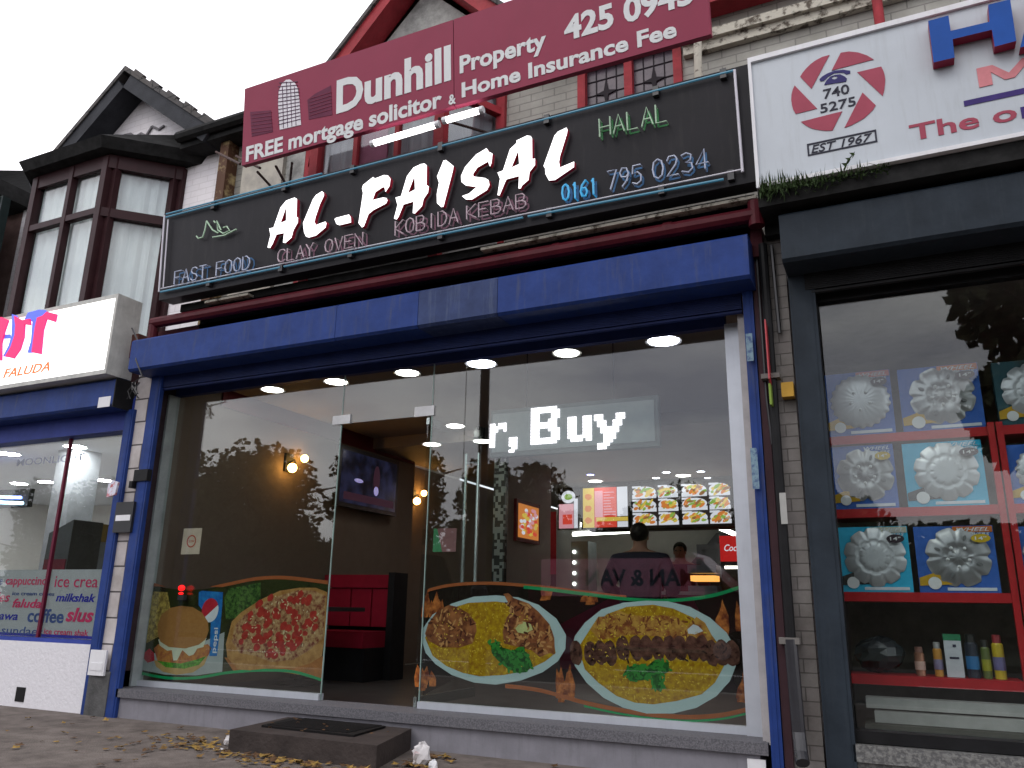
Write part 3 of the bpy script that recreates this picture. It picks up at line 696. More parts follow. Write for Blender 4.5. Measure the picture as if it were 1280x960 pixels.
mb.build('pink_letter', mat('faded_pink_vinyl', (.60, .22, .24), .5), rs)
mb = MB(); mb.shape([[R.uv(*z8(405, 608)), R.uv(*z8(410, 640)), (R.uv(*z8(410, 640))[0] + 1.6, R.uv(*z8(410, 640))[1]), (R.uv(*z8(410, 640))[0] + 1.6, R.uv(*z8(405, 608))[1])]], R, 0, .004)
mb.build('stripe', mat('purple_vinyl', (.05, .03, .16), .5), rs)
mb = MB(); u0, v0 = R.uv(*z8(88, 850)); u1, _ = R.uv(*z8(728, 700)); _, vt = R.uv(*z8(88, 752)); v0 = R.uv(*z8(165, 833))[1]
text(mb, 'The o', R, u0, u1, v0, vt - v0 , .004, bold=.02); mb.build('slogan', SRED, rs)
mb = MB(); text(mb, 'r', R, u1 + .02, u1 + .10, v0, vt - v0, .004, bold=.02); mb.build('slogan', MATS['purple_vinyl'], rs)
mb = MB(); mb.box(ru0, 3.2, -.33, -.05, 3.32, 3.43); mb.build('backing', SOOT, rs)
# weeds on the ledge
GRASS = mat('dark_green_weed', (.035, .06, .02), .7, var=.5, scale=30)
mb = MB()
for i in range(520):
    t = random.random() ** 1.5; x = ru0 + .02 + t * .72; y = -.42 + random.random() * .12; z0 = 3.39 + random.uniform(-.02, .03)
    h = random.uniform(.03, .10) * (1.2 - t); a = random.uniform(0, 6.28); lean = random.uniform(0, .06)
    p = Vector((x, y, z0)); q = p + Vector((math.cos(a) * lean, math.sin(a) * lean - .02, h * random.choice((1, 1, -.6)))); s_ = Vector((math.sin(a), math.cos(a), 0)) * .006
    mb.add([p - s_, p + s_, q], [(0, 1, 2)])
p = Vector((ru0 + .50, -.4, 3.42)); mb.tube([p, p + Vector((.03, -.02, .05)), p + Vector((.07, -.03, .09))], [.006, .005, .001], 5)
for k in range(6):
    b_ = p + Vector((.012 * k, -.01, .014 * k)); mb.add([b_, b_ + Vector((.022 * (-1) ** k, -.02, .02)), b_ + Vector((.008, .0, .025))], [(0, 1, 2)])
tag(mb.build('grass_tuft', GRASS), 'clump of green weeds sprouting from the ledge under the white sign', 'plant')

# --- lit white sign at left
Lp = Plane(4.70, 3.0)
lu1 = Lp.uv(148, 370)[0]; lv0 = Lp.uv(135, 464)[1]; lv1 = Lp.uv(149, 369)[1]
ls = thing('lit_sign', (-8, -.3, 3.2), 'glowing white box sign ending in pink letters above the word FALUDA', 'shop sign')
mb = MB(); framed_box(mb, Lp, ((-11.5, lv0 + .02), (lu1 - .02, lv1 - .02)), .02); mb.build('lit_panel', lamp_mat('lit_acrylic', (1, .99, .98), 1.5), ls)
mb = MB(); mb.box(-11.5, lu1, -.278, -.06, 3 + lv0, 3 + lv1)
for (c, d_) in ((lv0 - .02, lv0 + .02), (lv1 - .02, lv1 + .015)): mb.box(-11.52, lu1 + .01, -.31, -.04, 3 + c, 3 + d_)
mb.box(lu1 - .02, lu1 + .01, -.31, -.04, 3 + lv0 + .02, 3 + lv1 - .02); mb.build('casing', mat('off_white_casing', (.5, .5, .47), .5, streak=(.2, .2, .2), streak_amt=.5), ls)
z4 = zoomer(0, 370, 8)
PK = mat('pink_sign_letter', (.75, .03, .16), .4, var=.05, emit=(.9, .03, .16), estr=.55)
BL_ = mat('blue_sign_letter', (.1, .14, .7), .4, var=.05, emit=(.14, .2, .9), estr=.5)
mb = MB()
mb.shape([px_loop(Lp, [(255,235),(290,170),(400,140),(470,145),(500,190),(480,230),(420,215),(375,290),(345,500),(330,570),(285,570),(320,450),(335,260)], z4)], Lp, 0, .012)
mb.shape([px_loop(Lp, [(130,185),(185,200),(195,260),(180,420),(120,560),(80,615),(40,605),(95,500),(125,400),(130,290)], z4)], Lp, 0, .012)
mb.shape([px_loop(Lp, [(-60,395),(110,385),(110,425),(-60,435)], z4)], Lp, 0, .010)
mb.build('blue_letter', BL_, ls)
mb = MB()
mb.shape([px_loop(Lp, [(395,225),(450,205),(492,165),(592,190),(575,268),(488,240),(455,350),(432,588),(340,570),(372,330)], z4)], Lp, .012, .028)
mb.shape([px_loop(Lp, [(165,205),(245,250),(320,235),(330,300),(270,290),(262,420),(225,540),(160,632),(75,610),(130,520),(170,400),(178,300)], z4)], Lp, .012, .028)
mb.shape([px_loop(Lp, [(-40,235),(40,218),(108,250),(70,360),(40,480),(38,650),(-60,650),(-55,450)], z4)], Lp, .012, .028)
mb.build('pink_letter', PK, ls)
mb = MB(); u0, v0 = Lp.uv(*z4(35, 818)); u1, v1 = Lp.uv(*z4(497, 752)); _, vt = Lp.uv(*z4(45, 730))
text(mb, 'FALUDA', Lp, u0, u1, (v0 + v1) / 2, vt - v0, .006, bold=.01, shear=.2); mb.build('orange_lettering', mat('orange_sign_letter', (.7, .14, .03), .4, emit=(.9, .22, .05), estr=.5), ls)

# ================================================================== fascia pipe and ledge
mb = MB(); a = W(193, 400, 4.85); b = W(946, 277, 4.85); mb.tube([Vector((a.x, -.16, 3.375)), Vector((b.x, -.16, 3.36))], .05, 10)
mb.tube([Vector((a.x + .02, -.16, 3.37)), Vector((a.x + .02, -.16, 3.18))], .045, 10); mb.tube([Vector((b.x, -.16, 3.45)), Vector((b.x, -.16, 3.28))], .05, 12)
for x in (-5, -4, -3, -2, -1.2): mb.tube([(x - .03, -.16, 3.37), (x + .03, -.16, 3.37)], .049, 10)
tag(mb.build('pipe', REDP, smooth=False), 'long glossy maroon pipe running above the blue shutter housing', 'pipe')
mb = MB(); mb.box(XL, XR, -.06, .69, 3.12, 3.33); tag(mb.build('fascia_board', mat('maroon_fascia', (.07, .015, .02), .7, var=.4, scale=4, bump=.4)), 'dark maroon timber behind the long pipe', 'fascia')
mb = MB(); mb.box(-5.35, -4.85, -.19, -.09, 3.465, 3.485); tag(mb.build('flashing', CREAM), 'short peeling cream strip below the words FAST FOOD', 'flashing')
mb = MB(); mb.box(-2.6, XR, -.19, -.09, 3.465, 3.485)
tag(mb.build('flashing', CREAM), 'long peeling cream ledge strip under the right half of the black sign', 'flashing')

# ================================================================== SHUTTERS
def shutter(name, label, x0, x1, zb, zt_, yf, rails, rail_z0, matb, matr, slats=NAVY, patch=None, lip=.05):
    t = thing(name, ((x0 + x1) / 2, yf, zb), label, 'roller shutter')
    mb = MB(); c = .02
    prof = [(yf + c, zb), (yf, zb + c), (yf, zt_ - c), (yf + c, zt_), (0.03, zt_), (0.03, zb)]
    n = len(prof)
    xs = patch or [x0, x1]
    for i in range(len(xs) - 1):
        xa, xb = xs[i] + .002, xs[i + 1] - .002
        vs = [(xa, y, z_) for y, z_ in prof] + [(xb, y, z_) for y, z_ in prof]
        mb.add(vs, [tuple(range(n))[::-1], tuple(range(n, 2 * n))] + [(k, (k + 1) % n, n + (k + 1) % n, n + k) for k in range(n)], 1 if (patch and i == 2) else 0)
    mb.build('housing', [matb, BLUE_GREY], t)
    mb = MB()
    for k in range(9):      # rolled slat edge under the housing
        mb.box(x0 + .1, x1 - .1, yf + .24 + .0 * k, yf + .27, zb - .012 * k - .01, zb - .012 * k)
    mb.tube([(x0 + .1, yf + .26, zb - .12), (x1 - .1, yf + .26, zb - .12)], .014, 6)
    mb.build('shutter_slats', slats, t)
    for (a, b) in rails:
        mb = MB(); mb.box(a, b, -.03, .012, rail_z0, zb); mb.box(a + .02, b - .02, -.034, -.031, rail_z0, zb)
        mb.build('guide_rail', matr, t)
    return t
zb = .418 * 4.75 + .92; zt_ = .481 * 4.75 + .92
x0 = W(163, 440, 4.75).x; x1 = W(936, 320, 4.75).x
rl0 = -6.07; rl1 = -5.94; rr0 = W(933, 450, 4.97).x; rr1 = W(946, 450, 4.97).x
shutter('shop_shutter', 'wide scuffed blue shutter housing over the food shop window with two blue rails', x0, x1, zb, zt_, -.25,
        ((rl0, rl1), (rr0, rr1)), 0.0, BLUE, BLUE, patch=[x0, W(420, 400, 4.75).x, W(523, 380, 4.75).x, W(622, 360, 4.75).x, x1])
# stickers on rails
mb = MB(); pl = Plane(4.935, 0)
for (x, y, h) in ((936, 417, 40), (942, 560, 55)):
    a = pl.uv(x, y); mb.shape([[(a[0] - .02, a[1] - h * .0045), (a[0] + .02, a[1] - h * .0045), (a[0] + .02, a[1]), (a[0] - .02, a[1])]], pl, 0, .002)
tag(mb.build('sticker', mat('worn_pale_sticker', (.20, .30, .36), .5, col2=(.05, .08, .2), scale=30, ramp=(.35, .55))), 'worn pale stickers down the right blue rail', 'sticker')

# right shop shutter
rb0 = W(975, 300, 4.72).x
zrb = .432 * 4.72 + .92; zrt = .500 * 4.72 + .92
shutter('car_shop_shutter', 'dark grey shutter housing and post over the car parts window', rb0, 3.2, zrb, zrt, -.28, ((W(985, 350, 4.97).x, W(1020, 380, 4.97).x), (3.0, 3.15)), 0.0, DGREY, DGREY, slats=BLACK)
mb = MB(); mb.box(-.6, 3.2, -.06, .69, 3.25, 3.34); mb.box(-.36, 3.0, .0, .3, 2.90, 2.96); tag(mb.build('fascia_beam', SOOT), 'black grimy beam between the white sign and grey shutter', 'beam')

# left shop shutter
pl = Plane(4.8, 0); lzt = pl.uv(144, 473)[1]; lzb = pl.uv(141, 507)[1]; lx1 = pl.uv(143, 490)[0]
shutter('cafe_shutter', 'blue shutter housing below the glowing white sign', -11.4, lx1, lzb, lzt, -.2,
        ((W(155, 530, 4.97).x, W(165, 530, 4.97).x), (-11.4, -11.3)), 0.0, BLUE, BLUE)
mb = MB(); mb.box(lx1, lx1 + .012, -.205, .03, lzb - .01, lzt + .005); tag(mb.build('black_plate', BLACK), 'black plate closing the end of the left blue housing', 'plate')
mb = MB(); a = pl.uv(124, 497); b = pl.uv(137, 508); mb.shape([[(a[0], b[1]), (b[0], b[1]), (b[0], a[1]), (a[0], a[1])]], pl, 0, .003)
tag(mb.build('maker_plate', WHITE), 'small pale plate at the end of the left blue housing', 'plate')

# ================================================================== PIERS between shops
mb = MB(); mb.box(W(165, 530, 5).x + .0, rl0, .0, .3, .35, 3.1); mb.box(-6.34, -6.17, .0, .69, 3.1, 3.3)
tag(mb.build('block_pier', PIER_BRICK), 'pale block pier between the two blue rails', 'pier')
mb = MB(); mb.box(W(165, 530, 5).x - .02, rl0 + .02, -.04, .3, 0, .35); tag(mb.build('pier_base', mat('dirty_plinth', (.09, .09, .09), .8, var=.4, bump=.5)), 'grey dirty plinth at the foot of the pale pier', 'plinth')
pz = W(991, 500, 5.0).x
mb = MB(); mb.box(rr1 + .01, -.50, .02, .3, 0, 3.3); tag(mb.build('brick_pier', PIER_DARK), 'narrow grimy brick pier beside the black drainpipe', 'pier')
mb = MB(); mb.box(rr1 + .005, rr1 + .05, -.02, .02, 0, 3.1); tag(mb.build('dark_batten', mat('brown_batten', (.05, .025, .03), .7)), 'dark brown batten beside the right blue rail', 'batten')
# drainpipe
dx = W(985, 760, 4.93).x
mb = MB(); mb.tube([(dx - .0, -.05, 3.2), (dx, -.05, .75)], .028, 10); mb.build
t = thing('drainpipe', (dx, -.05, 0), 'black drainpipe with a kicked out foot beside the brick pier', 'pipe')
mb.build('pipe_shaft', BLACK, t)
mb = MB(); mb.tube([(dx, -.06, .78), (dx + .01, -.07, .3), (dx + .02, -.12, .2), (dx + .03, -.16, .16)], .036, 12); mb.build('pipe_shoe', mat('shiny_black_pipe', (.03, .03, .035), .25), t)
mb = MB(); mb.box(dx - .06, dx + .05, -.085, .0, .755, .79); mb.box(dx - .06, dx + .05, -.085, .0, 2.3, 2.33); mb.build('bracket', mat('galvanised_bracket', (.16, .15, .14), .5), t)
mb = MB(); mb.tube([(dx - .045, -.02, 3.15), (dx - .045, -.02, 2.2), (dx - .03, -.02, 1.9)], .008, 6); mb.tube([(dx + .05, -.015, 3.2), (dx + .06, -.015, 2.6)], .012, 6)
tag(mb.build('cable', BLACKP), 'thin black cables dropping beside the drainpipe', 'cable')
# pub-style projecting plate
hs = thing('hanging_plate', W(958, 400, 4.85), 'small red and green plate sticking out beside the right rail', 'sign')
sp = SidePlane(W(955, 400, 4.85).x)
def sz(px, py): 
    r = ray(px, py); t_ = (sp.x - CAM.x) / r.x; p = CAM + r * t_; return p
mb = MB(); xx = sp.x
mb.add([(xx, -.14, 2.66), (xx, -.02, 2.62), (xx, -.02, 2.20), (xx, -.14, 2.28), (xx + .008, -.14, 2.66), (xx + .008, -.02, 2.62), (xx + .008, -.02, 2.20), (xx + .008, -.14, 2.28)],
       [(0, 1, 2, 3), (7, 6, 5, 4), (0, 4, 5, 1), (1, 5, 6, 2), (2, 6, 7, 3), (3, 7, 4, 0)])
mb.build('plate', mat('red_enamel_plate', (.42, .03, .04), .35, var=.15), hs)
mb = MB(); mb.box(xx - .002, xx + .01, -.14, -.02, 2.12, 2.25); mb.build('lower_plate', mat('green_plate', (.2, .3, .05), .4), hs)
mb = MB(); mb.box(xx + .06, xx + .13, -.06, .019, 2.18, 2.27); tag(mb.build('bracket_block', mat('yellow_bracket', (.45, .26, .04), .5)), 'yellow block fixed on the brick pier by the red plate', 'bracket')
mb = MB(); a = W(979, 633, 4.9); mb.box(a.x - .018, a.x + .018, -.095, -.085, a.z - .1, a.z + .08); tag(mb.build('paper_notice', mat('white_paper', (.38, .38, .36), .8)), 'white paper strip stuck on the drainpipe', 'notice')

# keypad boxes on left pier
kp = thing('key_safe', W(148, 645, 4.88), 'black metal entry box with pale label on the pale pier', 'box')
a = W(137, 627, 4.88); b = W(160, 667, 4.88); a.x += .015; b.x -= .055; mb = MB(); mb.box(a.x, b.x, -.06, .0, b.z + .02, a.z); mb.build('case', BLACKP, kp)
mb = MB(); mb.box(a.x + .02, b.x - .02, -.063, -.06, b.z + .12, b.z + .17); mb.build('label', WHITE, kp)
mb = MB(); a = W(152, 585, 4.88); b = W(178, 603, 4.88); mb.box(a.x + .08, b.x - .04, -.05, .0, b.z + .03, a.z - .01); mb.box(a.x + .06, a.x + .10, -.07, .0, b.z - .03, b.z + .03)
tag(mb.build('camera_bracket', BLACK), 'small black bracket above the entry box', 'bracket')
mb = MB(); a = W(139, 613, 4.85); mb.add([a + Vector(v) for v in ((-.05, 0, -.06), (.05, 0, -.04), (.07, 0, .07), (0, -.01, .09), (-.05, 0, .05))] + [a + Vector(v) for v in ((-.05, .02, -.06), (.05, .02, -.04), (.07, .02, .07), (0, .01, .09), (-.05, .02, .05))], [(0, 1, 2, 3, 4), (9, 8, 7, 6, 5)] + [(i, (i + 1) % 5 + 0, (i + 1) % 5 + 5, i + 5) for i in range(5)])
tag(mb.build('folded_leaflet', mat('printed_leaflet', (.7, .7, .8), .6, col2=(.5, .1, .1), scale=14, ramp=(.4, .5))), 'crumpled leaflet tucked above the black entry box', 'leaflet')
mb = MB(); a = W(115, 812, 4.95); b = W(130, 845, 4.95); mb.box(a.x, b.x, -.06, -.041, b.z, a.z); mb.box(a.x + .02, b.x - .02, -.065, -.06, b.z + .04, b.z + .1); tag(mb.build('utility_box', WHITE), 'small white socket box low on the pale pier', 'box')
mb = MB(); pts = [W(165, 410, 4.8), W(174, 430, 4.8), W(170, 450, 4.75), W(178, 470, 4.75), W(165, 480, 4.8), W(172, 492, 4.8)]; mb.tube(pts, .008, 6)
for k in range(5): q = W(165 + random.random() * 12, 478, 4.82); mb.tube([q, q + Vector((random.uniform(-.06, .06), -.02, -.08)), q + Vector((random.uniform(-.06, .06), 0, -.15))], .005, 5)
tag(mb.build('tangled_cable', BLACKP), 'black cable tangle hanging between the two blue housings', 'cable')
mb = MB(); mb.box(W(160, 400, 4.9).x, W(176, 400, 4.9).x, -.1, .1, 3.1, 3.33); tag(mb.build('wall_block', mat('rusty_block', (.12, .05, .04), .8, var=.4)), 'rusty block beside the end of the lit sign', 'block')
# ================================================================== MAIN SHOPFRONT
sf = thing('shopfront', (-3.4, .2, 0), 'aluminium framed glass shopfront with grey riser below the blue housing', 'shopfront')
GD = 5.25; gy = GD - 5
gx0 = -6.03; gx1 = W(918, 600, GD).x
zh = 2.78; zs = .225
door0, door1, doorz = -4.09, -3.22, 2.36
mb = MB(); mb.box(gx0 - .12, gx0 - .02, .02, gy + .06, zs, 2.95); mb.build('left_reveal', mat('brown_reveal', (.045, .03, .035), .7, var=.3), sf)
mb = MB(); mb.box(gx0 - .018, gx0 + .005, gy - .09, gy + .03, zs, zh); mb.build('left_jamb', mat('pale_jamb', (.30, .34, .34), .5), sf)
mb = MB(); mb.box(gx1, gx1 + .11, gy - .06, gy + .04, zs, zh); mb.build('right_jamb', ALU, sf)
mb = MB(); mb.box(gx1 + .112, rr0 - .0, .05, gy + .04, zs - .02, zh); mb.build('reveal', mat('pale_reveal', (.42, .40, .40), .8, var=.2), sf)
mb = MB(); mb.box(gx0, gx1, gy - .025, gy + .035, zh, 2.95); mb.build('head_frame', mat('navy_head', (.02, .035, .13), .5), sf)
mb = MB(); mb.box(gx0, door0, gy - .03, gy + .03, zs, zs + .045); mb.box(door1, gx1, gy - .03, gy + .03, zs, zs + .045); mb.build('bottom_frame', ALU, sf)
mb = MB(); mb.box(gx0 - .1, gx1 + .13, .02, gy + .04, zs - .03, zs - .001); mb.box(gx0 - .10, gx1 + .15, -.03, .02, zs - .065, zs - .001); mb.build('sill', SILLM, sf)
mb = MB(); mb.box(gx0 - .08, gx1 + .1, .0, .2, 0, zs - .03); mb.build('riser', RISER, sf)
mb = MB(); a = W(953, 935, 5).x; mb.box(gx1 + .03, gx1 + .13, -.015, .0, 0, zs - .09); mb.build('riser_patch', WHITE, sf)
for (a, b, c, d_) in ((gx0, door0 - .002, zs + .04, zh), (door1 + .002, -2.93, zs + .04, zh), (-2.925, gx1, zs + .04, zh), (door0, door1, doorz + .004, zh)):
    mb = MB(); mb.box(a, b, gy - .004, gy + .004, c, d_); mb.build('window_pane', GLASS, sf)
mb = MB()   # clear edges of toughened panes
for x in (door0, door1): mb.box(x - .004, x + .001, gy - .006, gy + .006, zs, zh)
mb.build('glass_edge', mat('green_glass_edge', (.3, .42, .38), .2), sf)
# patch fittings
for (x, z_) in ((door0, doorz), (door1, doorz), ):
    mb = MB(); mb.box(x - .09, x + .09, gy - .012, gy + .012, z_ - .00, z_ + .075) if x == door0 else mb.box(x - .16, x + .02, gy - .012, gy + .012, z_ - .0, z_ + .08)
    mb.build('patch_fitting', mat('brushed_patch', (.5, .5, .5), .35, .5), sf)
# open door leaf
dr = MB(); lx_ = -3.27
dr.box(lx_ - .005, lx_ + .005, gy + .02, gy + .92, zs + .03, doorz - .02); door = dr.build('door', GLASS, sf)
mb = MB()
for x in (lx_ - .06, lx_ + .06):
    mb.tube([(x, 1.02, .95), (x, 1.02, 2.20)], .014, 8)
for zz in (1.05, 2.12): mb.tube([(lx_ - .06, 1.02, zz), (lx_ + .06, 1.02, zz)], .009, 8)
mb.build('pull_handle', STEEL, door)
mb = MB(); mb.box(lx_ - .012, lx_ + .012, gy + .02, gy + .92, zs + .0, zs + .07); mb.box(lx_ - .012, lx_ + .012, gy + .02, gy + .2, doorz - .06, doorz - .0); mb.build('rail', STEEL, door)

# ---- window graphics (vinyl on the inside of the glass)
PB = Plane(5.262, 0)
zP = zoomer(170, 700, 5.3333)
def wave(pts, pl, z, w0, n=24):
    """smooth ribbon through image points, width in metres"""
    P = [Vector(pl.uv(*z(a, b))) for a, b in pts]; Q = []
    for i in range(len(P) - 1):
        p0, p1, p2, p3 = P[max(i - 1, 0)], P[i], P[i + 1], P[min(i + 2, len(P) - 1)]
        for k in range(8):
            t = k / 8; Q.append(.5 * ((2 * p1) + (-p0 + p2) * t + (2 * p0 - 5 * p1 + 4 * p2 - p3) * t * t + (-p0 + 3 * p1 - 3 * p2 + p3) * t ** 3))
    Q.append(P[-1]); return Q
def ribbon(mb, Q, w0, pl, o0, o1, mi=None):
    up = [(q.x, q.y + w0 / 2) for q in Q]; dn = [(q.x, q.y - w0 / 2) for q in Q]
    mb.shape([dn + up[::-1]], pl, o0, o1, mi)
def ellipse(cx, cy, rx, ry, n=28, rot=0, jit=0, rnd=None):
    o = []
    for i in range(n):
        a = 2 * math.pi * i / n; k = 1 + (rnd.uniform(-jit, jit) if rnd else 0)
        x, y = rx * math.cos(a) * k, ry * math.sin(a) * k; o.append((cx + x * math.cos(rot) - y * math.sin(rot), cy + x * math.sin(rot) + y * math.cos(rot)))
    return o
ORANGE = mat('orange_print', (.30, .09, .03), .6, var=.1); GREENP = mat('green_print', (.01, .26, .09), .6, var=.1)
rnd = random.Random(3)
p1 = thing('food_poster', (-5.2, .265, .3), 'window print of a burger, cola can and pepperoni pizza left of the doorway', 'window poster')
topl = wave([(30, 190), (110, 165), (220, 190), (440, 195), (620, 160), (800, 125), (1000, 118), (1280, 150)], PB, zP, .02)
botl = wave([(10, 750), (200, 785), (400, 785), (620, 750), (850, 735), (1050, 745), (1240, 800)], PB, zP, .02)
right = PB.uv(405, 730)[0]
topl = [Vector((min(q.x, -4.10), q.y)) for q in topl]; botl = [Vector((min(max(q.x, gx0 + .005), -4.10), q.y)) for q in botl]
topl = [Vector((max(q.x, gx0 + .005), q.y)) for q in topl]
bgP = mat('dark_print_background', (.008, .006, .005), .6, col2=(.025, .03, .008), scale=6, ramp=(.5, .7))
mb = MB(); mb.shape([[(q.x, q.y) for q in botl] + [(q.x, q.y) for q in topl[::-1]]], PB, -.002, 0); mb.build('background', bgP, p1)
mb = MB(); ribbon(mb, topl, .028, PB, 0, .0016); mb.build('orange_edge', ORANGE, p1)
mb = MB(); ribbon(mb, botl, .022, PB, 0, .0016); mb.build('green_edge', GREENP, p1)
def pshape(lst, z, o, name, mt, par, pl=PB):
    mb = MB()
    for lp in lst: mb.shape([px_loop(pl, lp, z)], pl, 0, o)
    return mb.build(name, mt, par)
# table surface, lettuce bg
pshape([[(30, 640), (420, 560), (590, 480), (575, 745), (400, 770), (200, 765), (20, 730)]], zP, .0012, 'table_print', mat('grey_print', (.30, .34, .33), .6, var=.1), p1)
pshape([[(600, 400), (590, 250), (620, 190), (830, 150), (830, 260), (760, 330), (680, 380)]], zP, .0014, 'lettuce_print', mat('lettuce_print', (.07, .15, .03), .6, col2=(.012, .035, .01), scale=28, ramp=(.4, .6)), p1)
pshape([[(590, 650), (650, 740), (900, 735), (1240, 790), (1250, 640), (1100, 700)]], zP, .0012, 'board_print', mat('wood_print', (.30, .12, .03), .6, var=.3, scale=10), p1)
pshape([[(60, 260), (120, 210), (210, 215), (230, 330), (170, 500), (60, 560), (45, 430)]], zP, .0014, 'fries_print', mat('fries_print', (.50, .38, .09), .6, col2=(.16, .11, .03), scale=26, ramp=(.4, .6)), p1)
# cola can
pshape([[(420, 215), (440, 205), (580, 215), (575, 300), (560, 480), (540, 640), (490, 640), (500, 420), (440, 330), (418, 300)]], zP, .0018, 'can_print', mat('blue_can_print', (.01, .07, .30), .5, col2=(.02, .18, .45), scale=12, ramp=(.4, .7)), p1)
mb = MB(); c = PB.uv(*zP(495, 335)); rr_ = (PB.uv(*zP(550, 335))[0] - PB.uv(*zP(440, 335))[0]) / 2
mb.shape([ellipse(c[0], c[1], rr_, rr_ * 1.05, 28)], PB, 0, .0024); cw = mb.build('can_roundel', mat('white_print', (.55, .6, .62), .6), p1)
mb = MB(); el = ellipse(c[0], c[1], rr_, rr_ * 1.05, 40)
redh = [q for q in el if (q[1] - c[1]) > -.3 * (rr_) + .7 * (q[0] - c[0])]
redh.sort(key=lambda q: math.atan2(q[1] - c[1] - rr_ * .4, q[0] - c[0] + rr_ * .4))
mb.shape([redh], PB, 0, .0030); mb.build('can_red_field', mat('red_print', (.40, .02, .035), .6), p1)
mb = MB(); u, v = PB.uv(*zP(530, 620)); 
class RotPlane:   # writing running up the can
    def __init__(s, pl, u, v): s.pl, s.u, s.v = pl, u, v
    def p(s, a, b, off=0): return s.pl.p(s.u - b, s.v + a, off)
text(mb, 'pepsi', RotPlane(PB, u, v), 0, .20, 0, .045, .0030, bold=.01, depth=.002); mb.build('can_lettering', cw.data.materials[0], p1)
# burger
BUN = mat('bun_print', (.34, .17, .055), .6, col2=(.30, .14, .04), scale=40, ramp=(.35, .7))
pshape([[(120, 590), (150, 560), (300, 600), (480, 560), (505, 590), (480, 640), (400, 700), (300, 720), (150, 690)]], zP, .0018, 'patty_print', mat('patty_print', (.30, .10, .04), .6, col2=(.45, .2, .05), scale=18, ramp=(.4, .6)), p1)
pshape([[(120, 665), (200, 690), (300, 695), (400, 680), (480, 640), (455, 700), (380, 750), (270, 765), (180, 745), (135, 710)]], zP, .0021, 'bottom_bun_print', mat('bottom_bun_print', (.40, .27, .10), .6, var=.15), p1)
pshape([[(140, 670), (200, 680), (300, 690), (400, 665), (470, 640), (420, 700), (320, 725), (200, 715)]], zP, .0024, 'salad_print', mat('salad_print', (.10, .32, .03), .6, col2=(.05, .16, .02), scale=35, ramp=(.4, .6)), p1)
pshape([[(150, 530), (160, 570), (210, 605), (240, 600), (250, 670), (275, 668), (310, 600), (355, 640), (385, 630), (410, 590), (450, 580), (470, 520), (300, 500)]], zP, .0027, 'sauce_print', mat('sauce_print', (.52, .56, .42), .6, var=.1), p1)
pshape([[(148, 500), (145, 430), (175, 360), (230, 320), (300, 305), (380, 315), (445, 355), (480, 410), (485, 470), (465, 530), (420, 565), (330, 590), (220, 580), (165, 545)]], zP, .0031, 'bun_print', BUN, p1)
pshape([[(55, 620), (90, 590), (120, 620), (125, 670), (80, 685), (55, 660)]], zP, .0021, 'tomato_print', MATS['red_print'], p1)
# pizza
pz_ = [(1275, 215), (1200, 185), (1090, 185), (960, 205), (830, 265), (700, 350), (640, 410), (600, 560), (610, 650), (680, 730), (760, 735), (900, 720), (1050, 720), (1160, 690), (1240, 640), (1262, 480)]
pshape([pz_], zP, .0018, 'crust_print', mat('crust_print', (.42, .24, .08), .6, col2=(.26, .12, .03), scale=12, ramp=(.35, .65)), p1)
ins = [(1265, 240), (1190, 205), (1080, 200), (950, 240), (830, 290), (720, 370), (660, 440), (640, 540), (690, 620), (800, 640), (900, 680), (1050, 665), (1160, 600), (1250, 520)]
pshape([ins], zP, .0022, 'cheese_print', mat('cheese_print', (.40, .26, .12), .6, col2=(.16, .035, .02), scale=24, ramp=(.38, .58)), p1)
mb = MB(); cen = PB.uv(*zP(960, 440))
for i in range(78):
    a = rnd.uniform(0, 6.28); r_ = rnd.random() ** .5
    px_, py_ = 960 + 275 * r_ * math.cos(a) * (1) , 430 + 205 * r_ * math.sin(a) - 60 * r_ * math.cos(a)
    u, v = PB.uv(*zP(px_, py_)); s_ = rnd.uniform(.026, .040)
    mb.shape([ellipse(u, v, s_, s_ * .8, 11, rnd.random(), .15, rnd)], PB, 0, .0026 + i * .00002)
u, v = PB.uv(*zP(900, 620)); mb.shape([ellipse(u, v, .043, .035, 16)], PB, 0, .0038)
mb.build('pepperoni_print', mat('pepperoni_print', (.32, .03, .022), .55, var=.3, scale=20), p1)
mb = MB()
for i in range(70):
    a = rnd.uniform(0, 6.28); r_ = rnd.random() ** .5; px_, py_ = 960 + 280 * r_ * math.cos(a), 430 + 205 * r_ * math.sin(a) - 60 * r_ * math.cos(a)
    u, v = PB.uv(*zP(px_, py_)); mb.shape([ellipse(u, v, rnd.uniform(.006, .016), .005, 7, rnd.uniform(0, 3))], PB, 0, .0040 + i * .00001)
mb.build('topping_print', mat('topping_print', (.50, .44, .26), .6), p1)

def cluster(z, poly, n, sz, o, name, mt, par, asp=.5):
    """many small printed flecks filling an outline"""
    P_ = px_loop(PB, poly, z); xs = [q[0] for q in P_]; ys = [q[1] for q in P_]
    def inside(x, y):
        c = False; j = len(P_) - 1
        for i in range(len(P_)):
            if (P_[i][1] > y) != (P_[j][1] > y) and x < (P_[j][0] - P_[i][0]) * (y - P_[i][1]) / (P_[j][1] - P_[i][1]) + P_[i][0]: c = not c
            j = i
        return c
    mb = MB(); k = 0; tries = 0
    while k < n and tries < n * 20:
        tries += 1; x, y = rnd.uniform(min(xs), max(xs)), rnd.uniform(min(ys), max(ys))
        if inside(x, y):
            s_ = sz * rnd.uniform(.6, 1.3); mb.shape([ellipse(x, y, s_, s_ * asp, 8, rnd.uniform(0, 3.1), .25, rnd)], PB, 0, o + k * .000004); k += 1
    return mb.build(name, mt, par)
